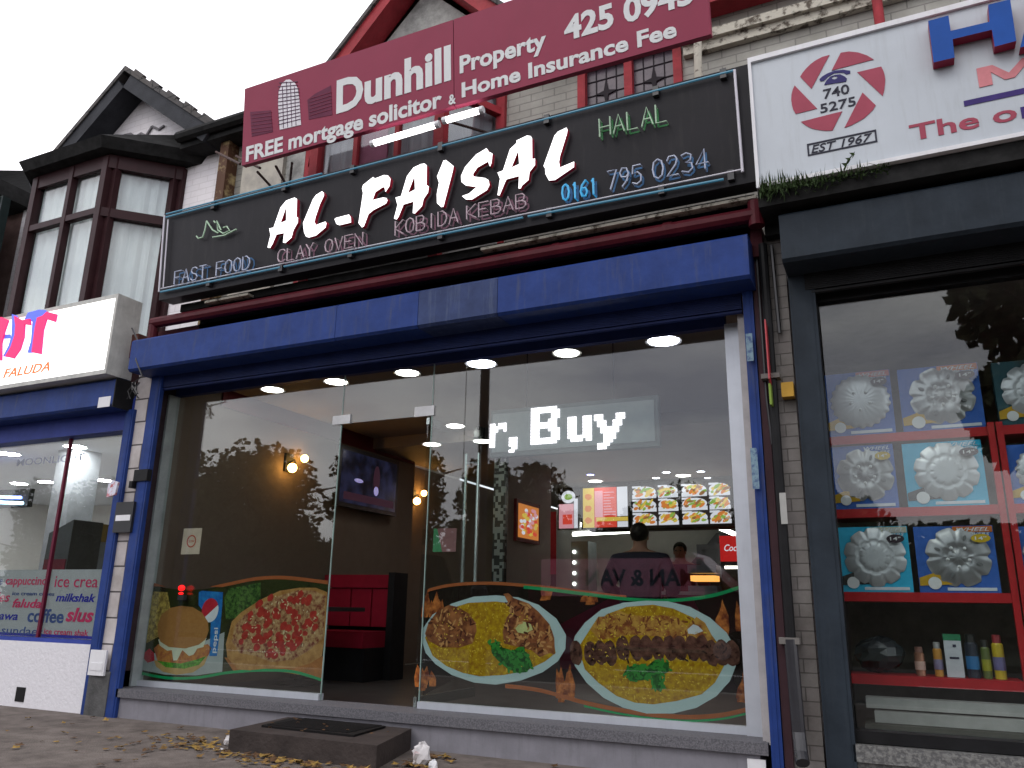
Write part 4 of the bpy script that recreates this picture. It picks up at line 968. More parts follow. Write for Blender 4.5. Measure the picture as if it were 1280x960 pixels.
# right poster
p2 = thing('platter_poster', (-2.1, .265, .3), 'wide window print of two rice and grill platters right of the doorway', 'window poster')
z2 = zoomer(510, 720, 5.818); z3 = zoomer(700, 720, 4.8); zI = lambda a, b: (a, b)
top2 = wave([(521, 742), (560, 732), (610, 729), (670, 733), (730, 740), (790, 747), (840, 748), (890, 742), (935, 728)], PB, zI, 0)
bot2 = wave([(515, 873), (560, 862), (610, 857), (670, 862), (730, 878), (790, 890), (850, 896), (900, 894), (945, 884)], PB, zI, 0)
clampx = lambda Q: [Vector((min(max(q.x, door1 + .02), gx1 - .005), q.y)) for q in Q]
top2 = clampx(top2); bot2 = clampx(bot2)
mb = MB(); mb.shape([[(q.x, q.y) for q in bot2] + [(q.x, q.y) for q in top2[::-1]]], PB, -.002, 0); mb.build('background', mat('black_print', (.004, .003, .003), .8, col2=(.012, .008, .006), scale=5, ramp=(.5, .8)), p2)
n_ = len(top2)
mb = MB(); ribbon(mb, top2[:int(n_ * .62)], .022, PB, 0, .0016); ribbon(mb, bot2[int(n_ * .3):], .026, PB, 0, .0016); mb.build('orange_edge', ORANGE, p2)
mb = MB(); Q = [q + Vector((0, -.012)) for q in top2[int(n_ * .35):]]; ribbon(mb, Q, .022, PB, 0, .0019); ribbon(mb, [q + Vector((0, -.022)) for q in bot2[int(n_ * .5):]], .012, PB, 0, .0019); mb.build('green_edge', GREENP, p2)
FLAME = mat('flame_print', (.50, .17, .04), .6, col2=(.12, .025, .01), scale=16, ramp=(.4, .65))
mb = MB()
def flame(cx, cy, w_, h_, n=9):
    for i in range(n):
        x = cx + rnd.uniform(-w_, w_); a = rnd.uniform(-.3, .3); hh = h_ * rnd.uniform(.6, 1); y0 = cy + rnd.uniform(0, h_ * .3)
        pts = [(x - 4, y0), (x + 4, y0), (x + 5 + a * 8, y0 - hh * .5), (x + a * 20, y0 - hh), (x - 4 + a * 8, y0 - hh * .5)]
        mb.shape([[PB.uv(*q) for q in pts]], PB, 0, .0010 + i * .00003)
flame(707, 868, 9, 46); flame(540, 768, 12, 32); flame(910, 785, 16, 40); flame(532, 855, 12, 30); flame(684, 745, 8, 22, 4); flame(735, 752, 9, 15, 4); flame(928, 872, 5, 38, 4)
mb.build('flame_print', FLAME, p2)
PLATE = mat('plate_print', (.38, .50, .50), .6, var=.04); RICE = mat('rice_print', (.46, .30, .01), .6, col2=(.26, .12, .008), scale=32, ramp=(.36, .66))
pshape([[(100, 470), (110, 380), (180, 280), (320, 200), (480, 150), (640, 140), (800, 155), (950, 210), (1080, 310), (1150, 430), (1145, 530), (1090, 620), (980, 700), (820, 760), (640, 790), (480, 775), (320, 720), (200, 640), (130, 560)]], z2, .0020, 'plate_print', PLATE, p2)
pshape([[(125, 450), (180, 330), (300, 240), (440, 195), (640, 185), (760, 200), (940, 250), (1050, 400), (1075, 560), (1000, 620), (860, 690), (700, 720), (520, 730), (400, 705), (280, 655), (180, 580)]], z2, .0024, 'rice_print', RICE, p2)
MEAT = mat('chicken_print', (.34, .13, .045), .6, col2=(.09, .022, .012), scale=11, ramp=(.36, .62))
pshape([[(125, 420), (150, 340), (220, 250), (300, 210), (360, 225), (440, 270), (495, 340), (500, 400), (470, 490), (380, 520), (240, 520), (150, 470)],
        [(695, 130), (730, 125), (770, 160), (880, 200), (950, 260), (1030, 350), (1065, 450), (1070, 570), (1030, 560), (960, 590), (900, 540), (820, 520), (700, 490), (690, 400), (720, 300), (760, 250)]], z2, .0030, 'chicken_print', MEAT, p2)
pshape([[(600, 490), (650, 475), (690, 520), (760, 540), (820, 520), (870, 560), (910, 650), (860, 700), (800, 705), (720, 670), (650, 610), (610, 560)]], z2, .0034, 'herb_print', mat('herb_print', (.02, .13, .02), .6, col2=(.008, .05, .01), scale=30, ramp=(.4, .6)), p2)
cluster(z2, [(580, 470), (650, 465), (700, 520), (760, 530), (830, 510), (880, 560), (925, 650), (860, 715), (790, 715), (710, 680), (640, 620), (600, 560)], 90, .016, .0037, 'herb_leaf_print', mat('bright_herb_print', (.03, .20, .03), .6), p2)
CHI = mat('chicken_highlight_print', (.46, .24, .09), .6, var=.3, scale=20); CHD = mat('chicken_shadow_print', (.07, .018, .01), .6, var=.3)
CH1 = [(135, 410), (160, 330), (230, 250), (300, 220), (360, 235), (430, 280), (485, 345), (490, 400), (460, 480), (380, 510), (240, 510), (160, 460)]
CH2 = [(700, 150), (770, 170), (880, 210), (950, 270), (1020, 350), (1055, 450), (1055, 550), (960, 570), (900, 530), (820, 510), (720, 480), (700, 400), (730, 300)]
cluster(z2, CH1, 26, .022, .0033, 'chicken_shadow_print', CHD, p2, .3); cluster(z2, CH1, 30, .020, .0035, 'chicken_highlight_print', CHI, p2, .35)
cluster(z2, CH2, 40, .022, .0033, 'chicken_shadow_print', CHD, p2, .3); cluster(z2, CH2, 60, .020, .0036, 'chicken_highlight_print', CHI, p2, .35)
RF = [(140, 450), (200, 330), (310, 250), (440, 200), (640, 190), (760, 205), (900, 300), (1000, 600), (860, 680), (700, 710), (520, 720), (400, 695), (290, 645), (190, 570)]
cluster(z2, RF, 260, .007, .0026, 'rice_grain_print', mat('rice_grain_print', (.62, .46, .05), .6), p2, .35)
pshape([[(780, 380), (830, 330), (890, 340), (910, 390), (850, 420), (800, 410)]], z2, .0034, 'garnish_print', mat('garnish_print', (.45, .48, .2), .6), p2)
pshape([[(70, 440), (90, 360), (150, 280), (250, 200), (380, 160), (520, 148), (650, 152), (780, 185), (900, 250), (1000, 340), (1050, 430), (1055, 540), (1020, 630), (940, 720), (820, 790), (680, 825), (520, 825), (380, 790), (260, 730), (160, 640), (90, 540)]], z3, .0020, 'plate_print', PLATE, p2)
pshape([[(110, 430), (180, 320), (280, 230), (400, 185), (560, 172), (680, 195), (800, 250), (900, 340), (960, 420), (985, 540), (930, 640), (850, 710), (700, 750), (560, 770), (450, 760), (340, 720), (230, 640), (150, 560)]], z3, .0024, 'rice_print', RICE, p2)
cluster(z3, [(120, 430), (190, 320), (290, 235), (400, 190), (560, 178), (680, 200), (800, 255), (900, 345), (955, 420), (975, 540), (920, 640), (840, 705), (700, 745), (560, 765), (450, 755), (345, 710), (240, 635), (160, 555)], 340, .007, .0026, 'rice_grain_print', MATS['rice_grain_print'], p2, .35)
cluster(z3, [(190, 320), (235, 255), (350, 215), (520, 245), (700, 250), (820, 255), (900, 380), (600, 360), (430, 345), (250, 375)], 60, .018, .0030, 'potato_shadow_print', mat('potato_shadow_print', (.16, .05, .015), .6), p2, .3)
pshape([[(180, 320), (230, 245), (290, 240), (350, 205), (420, 235), (520, 240), (620, 235), (700, 245), (760, 300), (820, 245), (870, 280), (930, 390), (800, 400), (600, 365), (430, 350), (240, 385)]], z3, .0028, 'potato_print', mat('potato_print', (.46, .26, .05), .6, col2=(.22, .07, .02), scale=14, ramp=(.4, .58)), p2)
mb = MB(); px0 = [65, 150, 212, 270, 345, 425, 485, 555, 630, 690, 765, 825, 880, 940, 1000]
for i, x in enumerate(px0):
    yy = 400 + (-30 if 3 < i < 12 else 0); w_ = 66
    c = z3(x + w_ / 2, yy + 62); u, v = PB.uv(*c); mb.shape([ellipse(u, v, .046, .078, 14, .1, .06, rnd)], PB, 0, .0032 + i * .00006)
mb.build('kebab_print', mat('kebab_print', (.14, .065, .045), .6, col2=(.035, .014, .01), scale=22, ramp=(.35, .65)), p2)
pshape([[(385, 580), (410, 545), (470, 530), (520, 545), (560, 510), (610, 520), (655, 515), (655, 570), (610, 600), (625, 660), (590, 690), (560, 660), (550, 600), (500, 625), (430, 630)]], z3, .0045, 'herb_print', MATS['herb_print'], p2)
cluster(z3, [(375, 585), (410, 535), (470, 520), (520, 540), (560, 505), (660, 510), (665, 570), (615, 600), (630, 665), (590, 700), (550, 660), (545, 605), (500, 630), (420, 635)], 80, .016, .0048, 'herb_leaf_print', MATS['bright_herb_print'], p2)
cluster(z3, [(80, 410), (1050, 400), (1060, 510), (80, 520)], 35, .014, .0044, 'kebab_char_print', mat('kebab_char_print', (.022, .009, .007), .6), p2, .35)
pshape([[(765, 320), (800, 290), (830, 300), (860, 330), (810, 350), (770, 345)]], z3, .0036, 'onion_print', MATS['white_print'], p2)

# stickers
st = thing('warning_sticker', W(238, 676, 5.257), 'square cream sticker with a red ring high on the left pane', 'sticker')
pl = Plane(5.262, 0); a = pl.uv(226, 693); b = pl.uv(253, 660)
mb = MB(); mb.shape([[a, (b[0], a[1]), b, (a[0], b[1])]], pl, 0, .002); mb.build('backing', mat('cream_sticker', (.50, .42, .33), .6), st)
c = ((a[0] + b[0]) / 2, (a[1] + b[1]) / 2); mb = MB(); mb.shape([ellipse(*c, .055, .055), ellipse(*c, .043, .043)], pl, 0, .003); text(mb, 'SLOW', pl, c[0] - .033, c[0] + .033, c[1] - .01, .02, .003, bold=.01, depth=.002); mb.build('ring', mat('red_ring', (.4, .08, .05), .6), st)
st = thing('door_sticker', W(555, 675, 5.262), 'faint green and pink sticker beside the door handles', 'sticker')
mb = MB(); a = pl.uv(541, 690); b = pl.uv(571, 660); mb.shape([[a, (a[0] + .08, a[1]), (a[0] + .03, b[1]), (a[0], b[1])]], pl, 0, .002); mb.build('green_field', mat('green_sticker', (.05, .2, .09), .6), st)
mb = MB(); mb.shape([[(a[0] + .082, a[1]), (b[0], a[1]), (b[0], b[1]), (a[0] + .032, b[1])]], pl, 0, .002); mb.build('pink_field', mat('pink_sticker', (.20, .10, .10), .6), st)
st = thing('indicator_lamp', W(227, 742, 5.3), 'tiny glowing red lamp on a black base above the burger print', 'light')
a = W(227, 735, 5.20); mb = MB(); mb.ball(a, .032, 6, (1.25, .5, .8)); mb.ball(a - Vector((0, 0, .045)), .018, 6, (1.6, .6, .6)); mb.build('lamp', mat('red_lamp_glow', (.3, .01, .01), .5, emit=(1, .01, .01), estr=1.6, var=0), st)
mb = MB(); mb.box(a.x - .035, a.x + .035, a.y + .0, a.y + .035, a.z - .10, a.z - .058); mb.build('base', BLACKP, st)

# ================================================================== MAIN SHOP INTERIOR
IX0, IX1 = -6.04, -0.68
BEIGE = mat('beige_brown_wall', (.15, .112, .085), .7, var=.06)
g = MB(); g.box(IX0 - .1, IX1 + .1, .3, 10.2, -.003, .17); struct(g, 'shop_floor', mat('dark_floor_tile', (.045, .04, .038), .45, var=.3, scale=4))
g = MB(); g.box(IX0 - .1, IX1 + .1, gy + .04, 3.4, 3.0, 3.1); g.box(IX0 - .1, IX1 + .1, 3.4, 10.2, 2.86, 3.1); struct(g, 'shop_ceiling', mat('shop_ceiling_paint', (.24, .20, .18), .7, var=.05))
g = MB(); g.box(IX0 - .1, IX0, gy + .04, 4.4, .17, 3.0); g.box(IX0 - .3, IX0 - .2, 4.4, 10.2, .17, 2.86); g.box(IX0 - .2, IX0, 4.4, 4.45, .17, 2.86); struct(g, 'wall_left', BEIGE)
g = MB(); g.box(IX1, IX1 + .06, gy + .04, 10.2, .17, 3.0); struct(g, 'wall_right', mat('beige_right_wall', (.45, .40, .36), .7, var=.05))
g = MB(); g.box(IX0 - .3, IX1, 10.1, 10.2, .17, 2.86); struct(g, 'wall_back', mat('white_kitchen_tile', (.62, .62, .58), .4, var=.05))
g = MB(); g.box(IX0, IX0 + .02, .8, 4.4, 2.82, 3.0); tag(g.build('red_ceiling_strip', mat('dark_ceiling_red', (.10, .012, .015), .5)), 'red band standing in for the dark ceiling above the television', 'ceiling_strip')  # wall strip coloured dark red to stand in for the ceiling in shade
# partition with mosaic
g = MB(); g.box(-4.52, -4.42, 4.06, 5.5, .17, 2.86); tag(g.build('partition_wall', mat('beige_partition', (.52, .46, .40), .6, var=.04)), 'beige partition wall carrying the small lit menu poster', 'wall')
M_ = bpy.data.materials.new('mosaic_tile'); M_.use_nodes = True; t_ = M_.node_tree; N = t_.nodes.new; L = t_.links.new
tc = N('ShaderNodeTexCoord'); vo = N('ShaderNodeTexVoronoi'); vo.distance = 'CHEBYCHEV'; vo.inputs['Scale'].default_value = 26; vo.inputs['Randomness'].default_value = 0.15
r_ = N('ShaderNodeValToRGB'); sp_ = N('ShaderNodeSeparateColor'); L(tc.outputs['Object'], vo.inputs['Vector']); L(vo.outputs['Color'], sp_.inputs[0]); L(sp_.outputs[0], r_.inputs[0])
r_.color_ramp.interpolation = 'CONSTANT'; r_.color_ramp.elements[0].color = (.04, .05, .05, 1); r_.color_ramp.elements[1].position = .55; r_.color_ramp.elements[1].color = (.30, .36, .34, 1)
L(r_.outputs[0], t_.nodes['Principled BSDF'].inputs['Base Color']); t_.nodes['Principled BSDF'].inputs['Roughness'].default_value = .25
g = MB(); g.box(-4.56, -4.40, 3.98, 4.06, .17, 2.86); g.box(-4.5, -4.4, 3.3, 3.98, 2.86, 3.0); tag(g.build('mosaic_pillar', M_), 'slim grey mosaic pillar right of the door handles', 'pillar')
# downlights
RINGM = mat('downlight_trim', (.7, .7, .7), .4)
def downlight(loc, label, r=.105, s=15, col=(1, .96, .90), m_name='downlight_glow'):
    t = thing('downlight', loc, label, 'ceiling light', 'round downlights in the food shop ceiling')
    loc = Vector(loc)
    mb = MB(); mb.lathe([(r, -.004), (r + .022, -.010), (r + .022, 0), (r, 0)], loc, 24); mb.build('trim', RINGM, t)
    mb = MB(); mb.lathe([(r * .98, -.009), (r * .98, -.003)], loc, 24); mb.build('lamp', lamp_mat(m_name, col, s), t)
    return t
dl = [(-5.57, 'first'), (-4.78, 'second'), (-3.97, 'third'), (-3.20, 'fourth'), (-2.39, 'fifth'), (-1.56, 'sixth')]
first = downlight((dl[0][0], 1.0, 3.0), 'first round downlight from the left in the front row')
blu = None
for i, (x, nm) in enumerate(dl[1:], 1):
    lab = '%s round downlight from the left in the front row' % nm
    if nm in ('fourth', 'sixth'):
        if blu is None: blu = downlight((x, 1.0, 3.0), lab + ', bluish', r=.125, s=14, col=(.88, .86, 1.0), m_name='cool_downlight_glow')
        else: copy_tree(blu, (x, 1.0, 3.0), lab + ', bluish')
    else: copy_tree(first, (x, 1.0, 3.0), lab)
def on_ceiling(px, py, zc):
    r = ray(px, py); return CAM + r * ((zc - CAM.z) / r.z)
for (px_, py_, zc, lab) in ((569, 532, 3.0, 'small downlight just left of the hanging LED board'), (540, 555, 2.86, 'small downlight above the second amber wall lamp'), (603, 551, 2.86, 'small downlight by the top of the door handles'),
                            (744, 601, 2.86, 'small downlight above the red price menu'), (854, 594, 2.86, 'brightest downlight above the burger menus')):
    p = on_ceiling(px_, py_, zc); copy_tree(first, (p.x, p.y if p.y < 9.9 else 9.5, zc), lab)
sm = None
for i, (px_, py_) in enumerate(((820, 597), (833, 590), (876, 589), (885, 597), (850, 601), (738, 593), (770, 607))):
    p = on_ceiling(px_, py_, 2.86)
    lab = ['left-most', 'second', 'third', 'right-most', 'lowest blue', 'farther blue', 'nearer blue'][i]
    t = downlight((p.x, min(p.y, 9.4), 2.86), lab + ' tiny star spotlight above the menus', r=.05, s=14, col=(.8, .85, 1.0) if i < 4 else (.35, .35, 1.0), m_name='spot_glow_white' if i < 4 else 'spot_glow_blue')
    t['group'] = 'tiny spotlights above the menu boards'
# wall lamps
def wall_lamp(y, z_, label, k=1.0):
    t = thing('wall_lamp', (IX0 if y < 4.4 else IX0 - .2, y, z_), label, 'wall lamp', 'amber wall lamps on the left wall')
    x = t.location.x
    mb = MB(); mb.box(x, x + .03, y - .06, y + .06, z_ - .1, z_ + .1); mb.tube([(x + .02, y, z_), (x + .1, y, z_ + .03), (x + .12, y, z_ - .02)], .01, 6); mb.build('backplate', BLACK, t)
    mb = MB(); mb.ball((x + .12, y - .05, z_ - .07), .05 * k, 8); mb.ball((x + .10, y + .16, z_ + .07), .042 * k, 8); mb.build('bulb', lamp_mat('amber_glow', (1, .50, .12), 38), t)
wall_lamp(1.85, 2.42, 'bright amber wall lamp seen through the left pane')
wall_lamp(4.72, 2.42, 'smaller amber wall lamp seen between television and door handles')
# tv
tv = thing('television', (IX0 + .12, 3.2, 2.07), 'flat television showing a blue news picture on the left wall', 'television')
X = IX0 + .14
mb = MB(); mb.box(X - .06, X, 2.58, 3.84, 2.04, 2.76); mb.build('casing', BLACKP, tv)
mb = MB(); mb.box(IX0, X - .06, 3.0, 3.4, 2.3, 2.5); mb.build('wall_mount', BLACK, tv)
M_ = bpy.data.materials.new('tv_picture'); M_.use_nodes = True; t_ = M_.node_tree; N = t_.nodes.new; L = t_.links.new
tc = N('ShaderNodeTexCoord'); nz = N('ShaderNodeTexNoise'); nz.inputs['Scale'].default_value = 5; nz.inputs['Detail'].default_value = 3; r_ = N('ShaderNodeValToRGB'); L(tc.outputs['Object'], nz.inputs[0]); L(nz.outputs[0], r_.inputs[0])
r_.color_ramp.elements[0].position = .4; r_.color_ramp.elements[0].color = (.01, .012, .03, 1); r_.color_ramp.elements[1].position = .62; r_.color_ramp.elements[1].color = (.05, .06, .16, 1)
b_ = t_.nodes['Principled BSDF']; L(r_.outputs[0], b_.inputs['Emission Color']); b_.inputs['Emission Strength'].default_value = .2; b_.inputs['Base Color'].default_value = (.01, .01, .01, 1); b_.inputs['Roughness'].default_value = .2
mb = MB(); mb.box(X, X + .004, 2.63, 3.79, 2.09, 2.71); mb.build('screen', M_, tv)
mb = MB(); sp2 = SidePlane(X); mb.shape([ellipse(3.35, 2.45, .07, .17, 14)], sp2, .004, .006); mb.box(X + .004, X + .006, 2.7, 3.75, 2.13, 2.22); mb.build('screen_picture', mat('tv_reds', (.02, .01, .01), .4, emit=(.13, .05, .09), estr=.2), tv)
mb = MB(); mb.shape([ellipse(2.98, 2.38, .09, .025, 14)], sp2, .004, .007); mb.shape([ellipse(3.35, 2.3, .05, .06, 10)], sp2, .006, .008); mb.build('screen_highlight', lamp_mat('tv_violet', (.4, .35, 1), .35), tv)
# booth
REDL = mat('red_leatherette', (.26, .012, .03), .4, var=.12)
bo = thing('booth_bench', (-5.5, 2.5, .17), 'red padded booth bench with black end panel behind the doorway', 'bench')
for i, (a, b) in enumerate(((-5.98, -5.62), (-5.60, -5.34), (-5.32, -5.08))):
    mb = MB(); mb.box(a, b, 2.60, 2.72, .70, 1.10); mb.build('back_cushion', REDL, bo)
mb = MB(); mb.box(-5.98, -5.06, 2.58, 2.72, 1.11, 1.25); mb.build('head_roll', REDL, bo)
mb = MB(); mb.box(-5.98, -5.06, 2.1, 2.62, .50, .66); mb.build('seat_cushion', REDL, bo)
mb = MB(); mb.box(-5.06, -4.98, 2.50, 2.76, .17, 1.27); mb.box(-5.98, -5.06, 2.72, 2.76, .17, 1.25); mb.box(-5.98, -5.06, 2.14, 2.6, .17, .50); mb.build('panel', BLACK, bo)
tb = thing('dining_table', (-5.5, 1.7, .17), 'black dining table in front of the red booth', 'table')
mb = MB(); mb.box(-5.95, -4.95, 1.3, 1.95, .86, .90); mb.build('tabletop', BLACKP, tb)
mb = MB(); mb.lathe([(.22, 0), (.22, .02), (.04, .04), (.04, .68), (.08, .69)], (-5.45, 1.62, .17), 16); mb.build('pedestal', BLACK, tb)
mb = MB(); mb.lathe([(.035, 0), (.035, .12), (.015, .15), (.015, .17)], (-5.5, 1.6, .90), 12); tag(mb.build('sauce_bottle', mat('dark_sauce', (.01, .015, .012), .2)), 'dark bottle standing on the black table', 'bottle')
# LED scroll board
led = thing('led_board', (-2.2, .62, 2.06), 'hanging grey LED board showing the word Buy in white dots', 'display')
P6 = Plane(5.60, 0)
a = P6.uv(612, 566); b = P6.uv(822, 493); c = P6.uv(822, 557)
mb = MB(); mb.box(a[0], b[0], .61, .67, c[1] - .0, b[1]); mb.build('casing', mat('grey_green_casing', (.10, .13, .13), .5), led)
mb = MB(); mb.shape([[(a[0] + .02, c[1] + .035), (b[0] - .03, c[1] + .035), (b[0] - .03, b[1] - .035), (a[0] + .02, b[1] - .035)]], P6, -.009, .0); mb.build('face', mat('led_face', (.20, .25, .25), .35), led)
mb = MB()
for x in (a[0] + .3, b[0] - .35): mb.tube([(x, .64, b[1]), (x, .64, 3.0)], .004, 5)
mb.build('hanger_wire', BLACK, led)
BM = {'r': ['##.###', '######', '###..#', '##....', '##....', '##....', '##....', '##....'],
      ',': ['###', '###', '###', '.##', '##.'],
      'B': ['#########.', '##########', '###....###', '###....###', '###...###.', '#########.', '#########.', '###...####', '###....###', '###....###', '##########', '#########.'],
      'u': ['###..###'] * 6 + ['########', '.####.##'],
      'y': ['###....###', '###....###', '.###..###.', '.###..###.', '..######..', '..######..', '...####...', '...####...', '...###....', '.####.....', '.###......']}
pit = .0245; base = P6.uv(690, 554)[1]
mb = MB()
for ch, px_, py0 in (('r', 613, 0), (',', 637, -2), ('B', 664, 0), ('u', 710, 0), ('y', 743, -3)):
    u0 = P6.uv(px_, 530)[0]; rows = BM[ch]
    for j, row in enumerate(rows):
        v = base + (len(rows) - 1 - j + py0) * pit
        for i, q in enumerate(row):
            if q == '#':
                u = u0 + i * pit; mb.box(u, u + pit * .82, .594, .600, v, v + pit * .82)
mb.build('lit_dots', lamp_mat('led_dot_glow', (1, .88, .95), 3.2), led)

# counter, menus, kitchen
ct = thing('serving_counter', (-2.7, 5.4, .17), 'maroon fronted serving counter beneath the lit menus', 'counter')
mb = MB(); mb.box(-4.2, IX1, 5.3, 5.4, .17, 1.12); mb.build('front', mat('maroon_counter', (.16, .025, .045), .4), ct)
mb = MB(); mb.box(-4.25, IX1, 5.22, 5.9, 1.12, 1.16); mb.build('counter_top', mat('grey_worktop', (.3, .3, .3), .3), ct)
mb = MB(); mb.box(-4.42, IX1, 7.06, 7.25, 2.10, 2.86); tag(mb.build('menu_bulkhead', mat('dark_bulkhead', (.06, .05, .05), .5)), 'dark bulkhead behind the row of lit menus', 'bulkhead')
P12 = Plane(12.0, 0)
def menu_mat(name, c):
    M = bpy.data.materials.new(name); M.use_nodes = True; b = M.node_tree.nodes['Principled BSDF']; b.inputs['Base Color'].default_value = (*[k * .3 for k in c], 1)
    b.inputs['Emission Color'].default_value = (*c, 1); b.inputs['Emission Strength'].default_value = .75; return M
mw, mr_, mp_, my, mg, mk, mo, mb_ = [menu_mat(n, c) for n, c in (('menu_white', (.9, .9, 1)), ('menu_red', (.85, .08, .05)), ('menu_pink', (.85, .38, .45)), ('menu_yellow', (.85, .6, .1)), ('menu_green', (.3, .5, .08)), ('menu_dark', (.03, .02, .02)), ('menu_orange', (.8, .25, .05)), ('menu_brown', (.35, .16, .06)))]
def menu(pxl, pxr, pyt, pyb, kind, label):
    a = P12.uv(pxl, pyb); b = P12.uv(pxr, pyt); u0, v0, u1, v1 = a[0], 2.13, b[0], 2.80
    t = thing('menu_board', ((u0 + u1) / 2, 7.0, v0), label, 'menu board', 'lit menu boards over the counter')
    mb = MB(); mb.box(u0, u1, 7.0, 7.055, v0, v1); mb.build('casing', BLACKP, t)
    e = .025; U = lambda k: u0 + e + (u1 - u0 - 2 * e) * k; V = lambda k: v0 + e + (v1 - v0 - 2 * e) * k
    def rect(mb, k0, l0, k1, l1, o): mb.shape([[(U(k0), V(l0)), (U(k1), V(l0)), (U(k1), V(l1)), (U(k0), V(l1))]], P12, 0, o)
    if kind == 'red':
        mb = MB(); rect(mb, .26, 0, .76, 1, .003); mb.build('red_panel', mr_, t)
        mb = MB(); rect(mb, 0, 0, .255, 1, .003); rect(mb, .3, .15, 1, .25, .006); mb.build('yellow_panel', my, t)
        mb = MB(); rect(mb, .27, .26, .45, .92, .005); mb.build('pink_panel', mp_, t)
        mb = MB(); rect(mb, .77, 0, 1, .14, .003); rect(mb, .77, .27, 1, 1, .003); mb.build('price_panel', mw, t)
        mb = MB()
        for k in range(9): rect(mb, .47, .3 + k * .07, rnd.uniform(.6, .74), .325 + k * .07, .007)
        for k in range(9): rect(mb, .29, .3 + k * .07, rnd.uniform(.36, .44), .32 + k * .07, .0075)
        mb.build('menu_lines', mp_, t)
        mb = MB()
        for k in range(3): mb.shape([ellipse(U(.12), V(.18 + .3 * k), .06, .05, 12, 0, .15, rnd)], P12, 0, .006)
        mb.build('dish_picture', mo, t)
    elif kind == 'half':
        mb = MB(); rect(mb, 0, 0, .78, .62, .003); mb.build('red_panel', mp_, t)
        mb = MB(); rect(mb, .2, .1, .7, .35, .005); mb.build('red_field', mr_, t)
        mb = MB(); rect(mb, .8, 0, 1, .75, .003); mb.shape([ellipse(U(.5), V(.8), .12, .10, 18)], P12, 0, .004); mb.build('plate_picture', mw, t)
        mb = MB(); mb.shape([ellipse(U(.5), V(.8), .07, .05, 12)], P12, 0, .006); mb.build('dish_picture', mg, t)
    else:
        mb = MB(); rect(mb, 0, 0, 1, 1, .002); mb.build('dark_panel', mk, t)
        mb = MB(); mc = [MB(), MB(), MB(), MB()]
        for r in range(3):
            for c in range(2):
                c0, c1 = (.0, .53) if c == 0 else (.57, 1.0); r0 = .02 + .33 * r
                rect(mb, c0, r0, c1, r0 + .10, .003); rect(mb, c0, r0 + .26, c0 + .2, r0 + .31, .003)
                cx = U((c0 + c1) / 2); cyy = V(r0 + .16); hw = (U(c1) - U(c0)) / 2
                mb.shape([ellipse(cx, cyy, hw * .98, .085, 18)], P12, 0, .005)
                for k in range(22):
                    m2 = rnd.choice(mc); m2.shape([ellipse(cx + rnd.uniform(-.72, .72) * hw, cyy + rnd.uniform(-.055, .05), rnd.uniform(.02, .07), rnd.uniform(.012, .028), 8, rnd.random())], P12, 0, .006 + .0003 * k + .00003 * (r * 2 + c))
        mb.build('plate_picture', mw, t)
        for m2, mm, nm in zip(mc, (my, mo, mg, mb_), ('chips', 'meat', 'salad', 'bread')):
            if m2.v: m2.build(nm + '_picture', mm, t)
menu(697, 724, 611, 655, 'half', 'half width pink menu board at the left end over the counter')
menu(727, 786, 607, 652, 'red', 'red and yellow price list menu board over the counter')
menu(789, 849, 604, 650, 'dish', 'menu board with six dishes beside the red price list')
menu(851, 914, 601, 648, 'dish', 'menu board with six dishes at the right end over the counter')
# small lit poster on the partition
lp = thing('lit_poster', (-4.41, 4.6, 1.78), 'small red framed lit food poster on the beige partition', 'poster')
mb = MB(); mb.box(-4.42, -4.38, 4.28, 5.02, 1.74, 2.27); mb.build('frame', mat('red_frame', (.3, .02, .03), .4), lp)
sp3 = SidePlane(-4.38)
mb = MB(); mb.box(-4.38, -4.376, 4.33, 4.97, 1.79, 2.22); mb.build('lit_panel', mo, lp)
for mm, nm in ((my, 'chips_picture'), (mp_, 'price_picture'), (mr_, 'sauce_picture'), (mw, 'plate_picture')):
    mb = MB()
    for k in range(12): mb.shape([ellipse(rnd.uniform(4.38, 4.92), rnd.uniform(1.83, 2.18), .05, .025, 8)], sp3, .004, .005 + .0004 * k + rnd.random() * .0003)
    mb.build(nm, mm, lp)
# kitchen fluorescents
KT = lamp_mat('kitchen_tube_glow', (1, .98, .9), 9)
for (a, b, d_, lab) in (((722, 656), (807, 655), 12.6, 'long white tube light, upper one behind the counter'), ((716, 668), (810, 663), 12.9, 'long white tube light, lower one behind the counter'), ((887, 655), (909, 664), 12.8, 'short slanting tube light near the red drinks fridge')):
    p, q = W(*a, d_), W(*b, d_); q.y += (.8 if 'slant' in lab else 0)
    t = thing('kitchen_tube', p, lab, 'light', 'tube lights behind the counter')
    mb = MB(); mb.tube([p, q], .03, 8); mb.build('tube', KT, t)
    mb = MB(); mb.bar(p + Vector((0, 0, .05)), q + Vector((0, 0, .05)), .08, .03); mb.build('batten', WHITE, t)
# kitchen things
mb = MB(); mb.box(-3.1, -1.2, 8.6, 9.2, 1.55, 2.0)
ek = thing('extractor_hood', (-2.2, 9.0, 1.5), 'dark steel extractor canopy above the kitchen range', 'extractor hood')
mb.hexa([Vector(v) for v in ((-3.3, 8.3, 1.5), (-1.0, 8.3, 1.5), (-1.0, 9.5, 1.5), (-3.3, 9.5, 1.5), (-2.8, 8.8, 2.2), (-1.4, 8.8, 2.2), (-1.4, 9.5, 2.2), (-2.8, 9.5, 2.2))]); mb.build('canopy', mat('dark_steel', (.12, .12, .13), .35, .5), ek)
hg = thing('hot_display', (-1.9, 5.6, 1.16), 'glowing orange heated glass cabinet on the counter', 'cabinet')
a = P12; p, q = W(862, 722, 10.7), W(895, 705, 10.7)
mb = MB(); mb.box(p.x, q.x + .02, 5.6, 5.9, 1.16, 1.24); mb.build('tray', ALUD, hg)
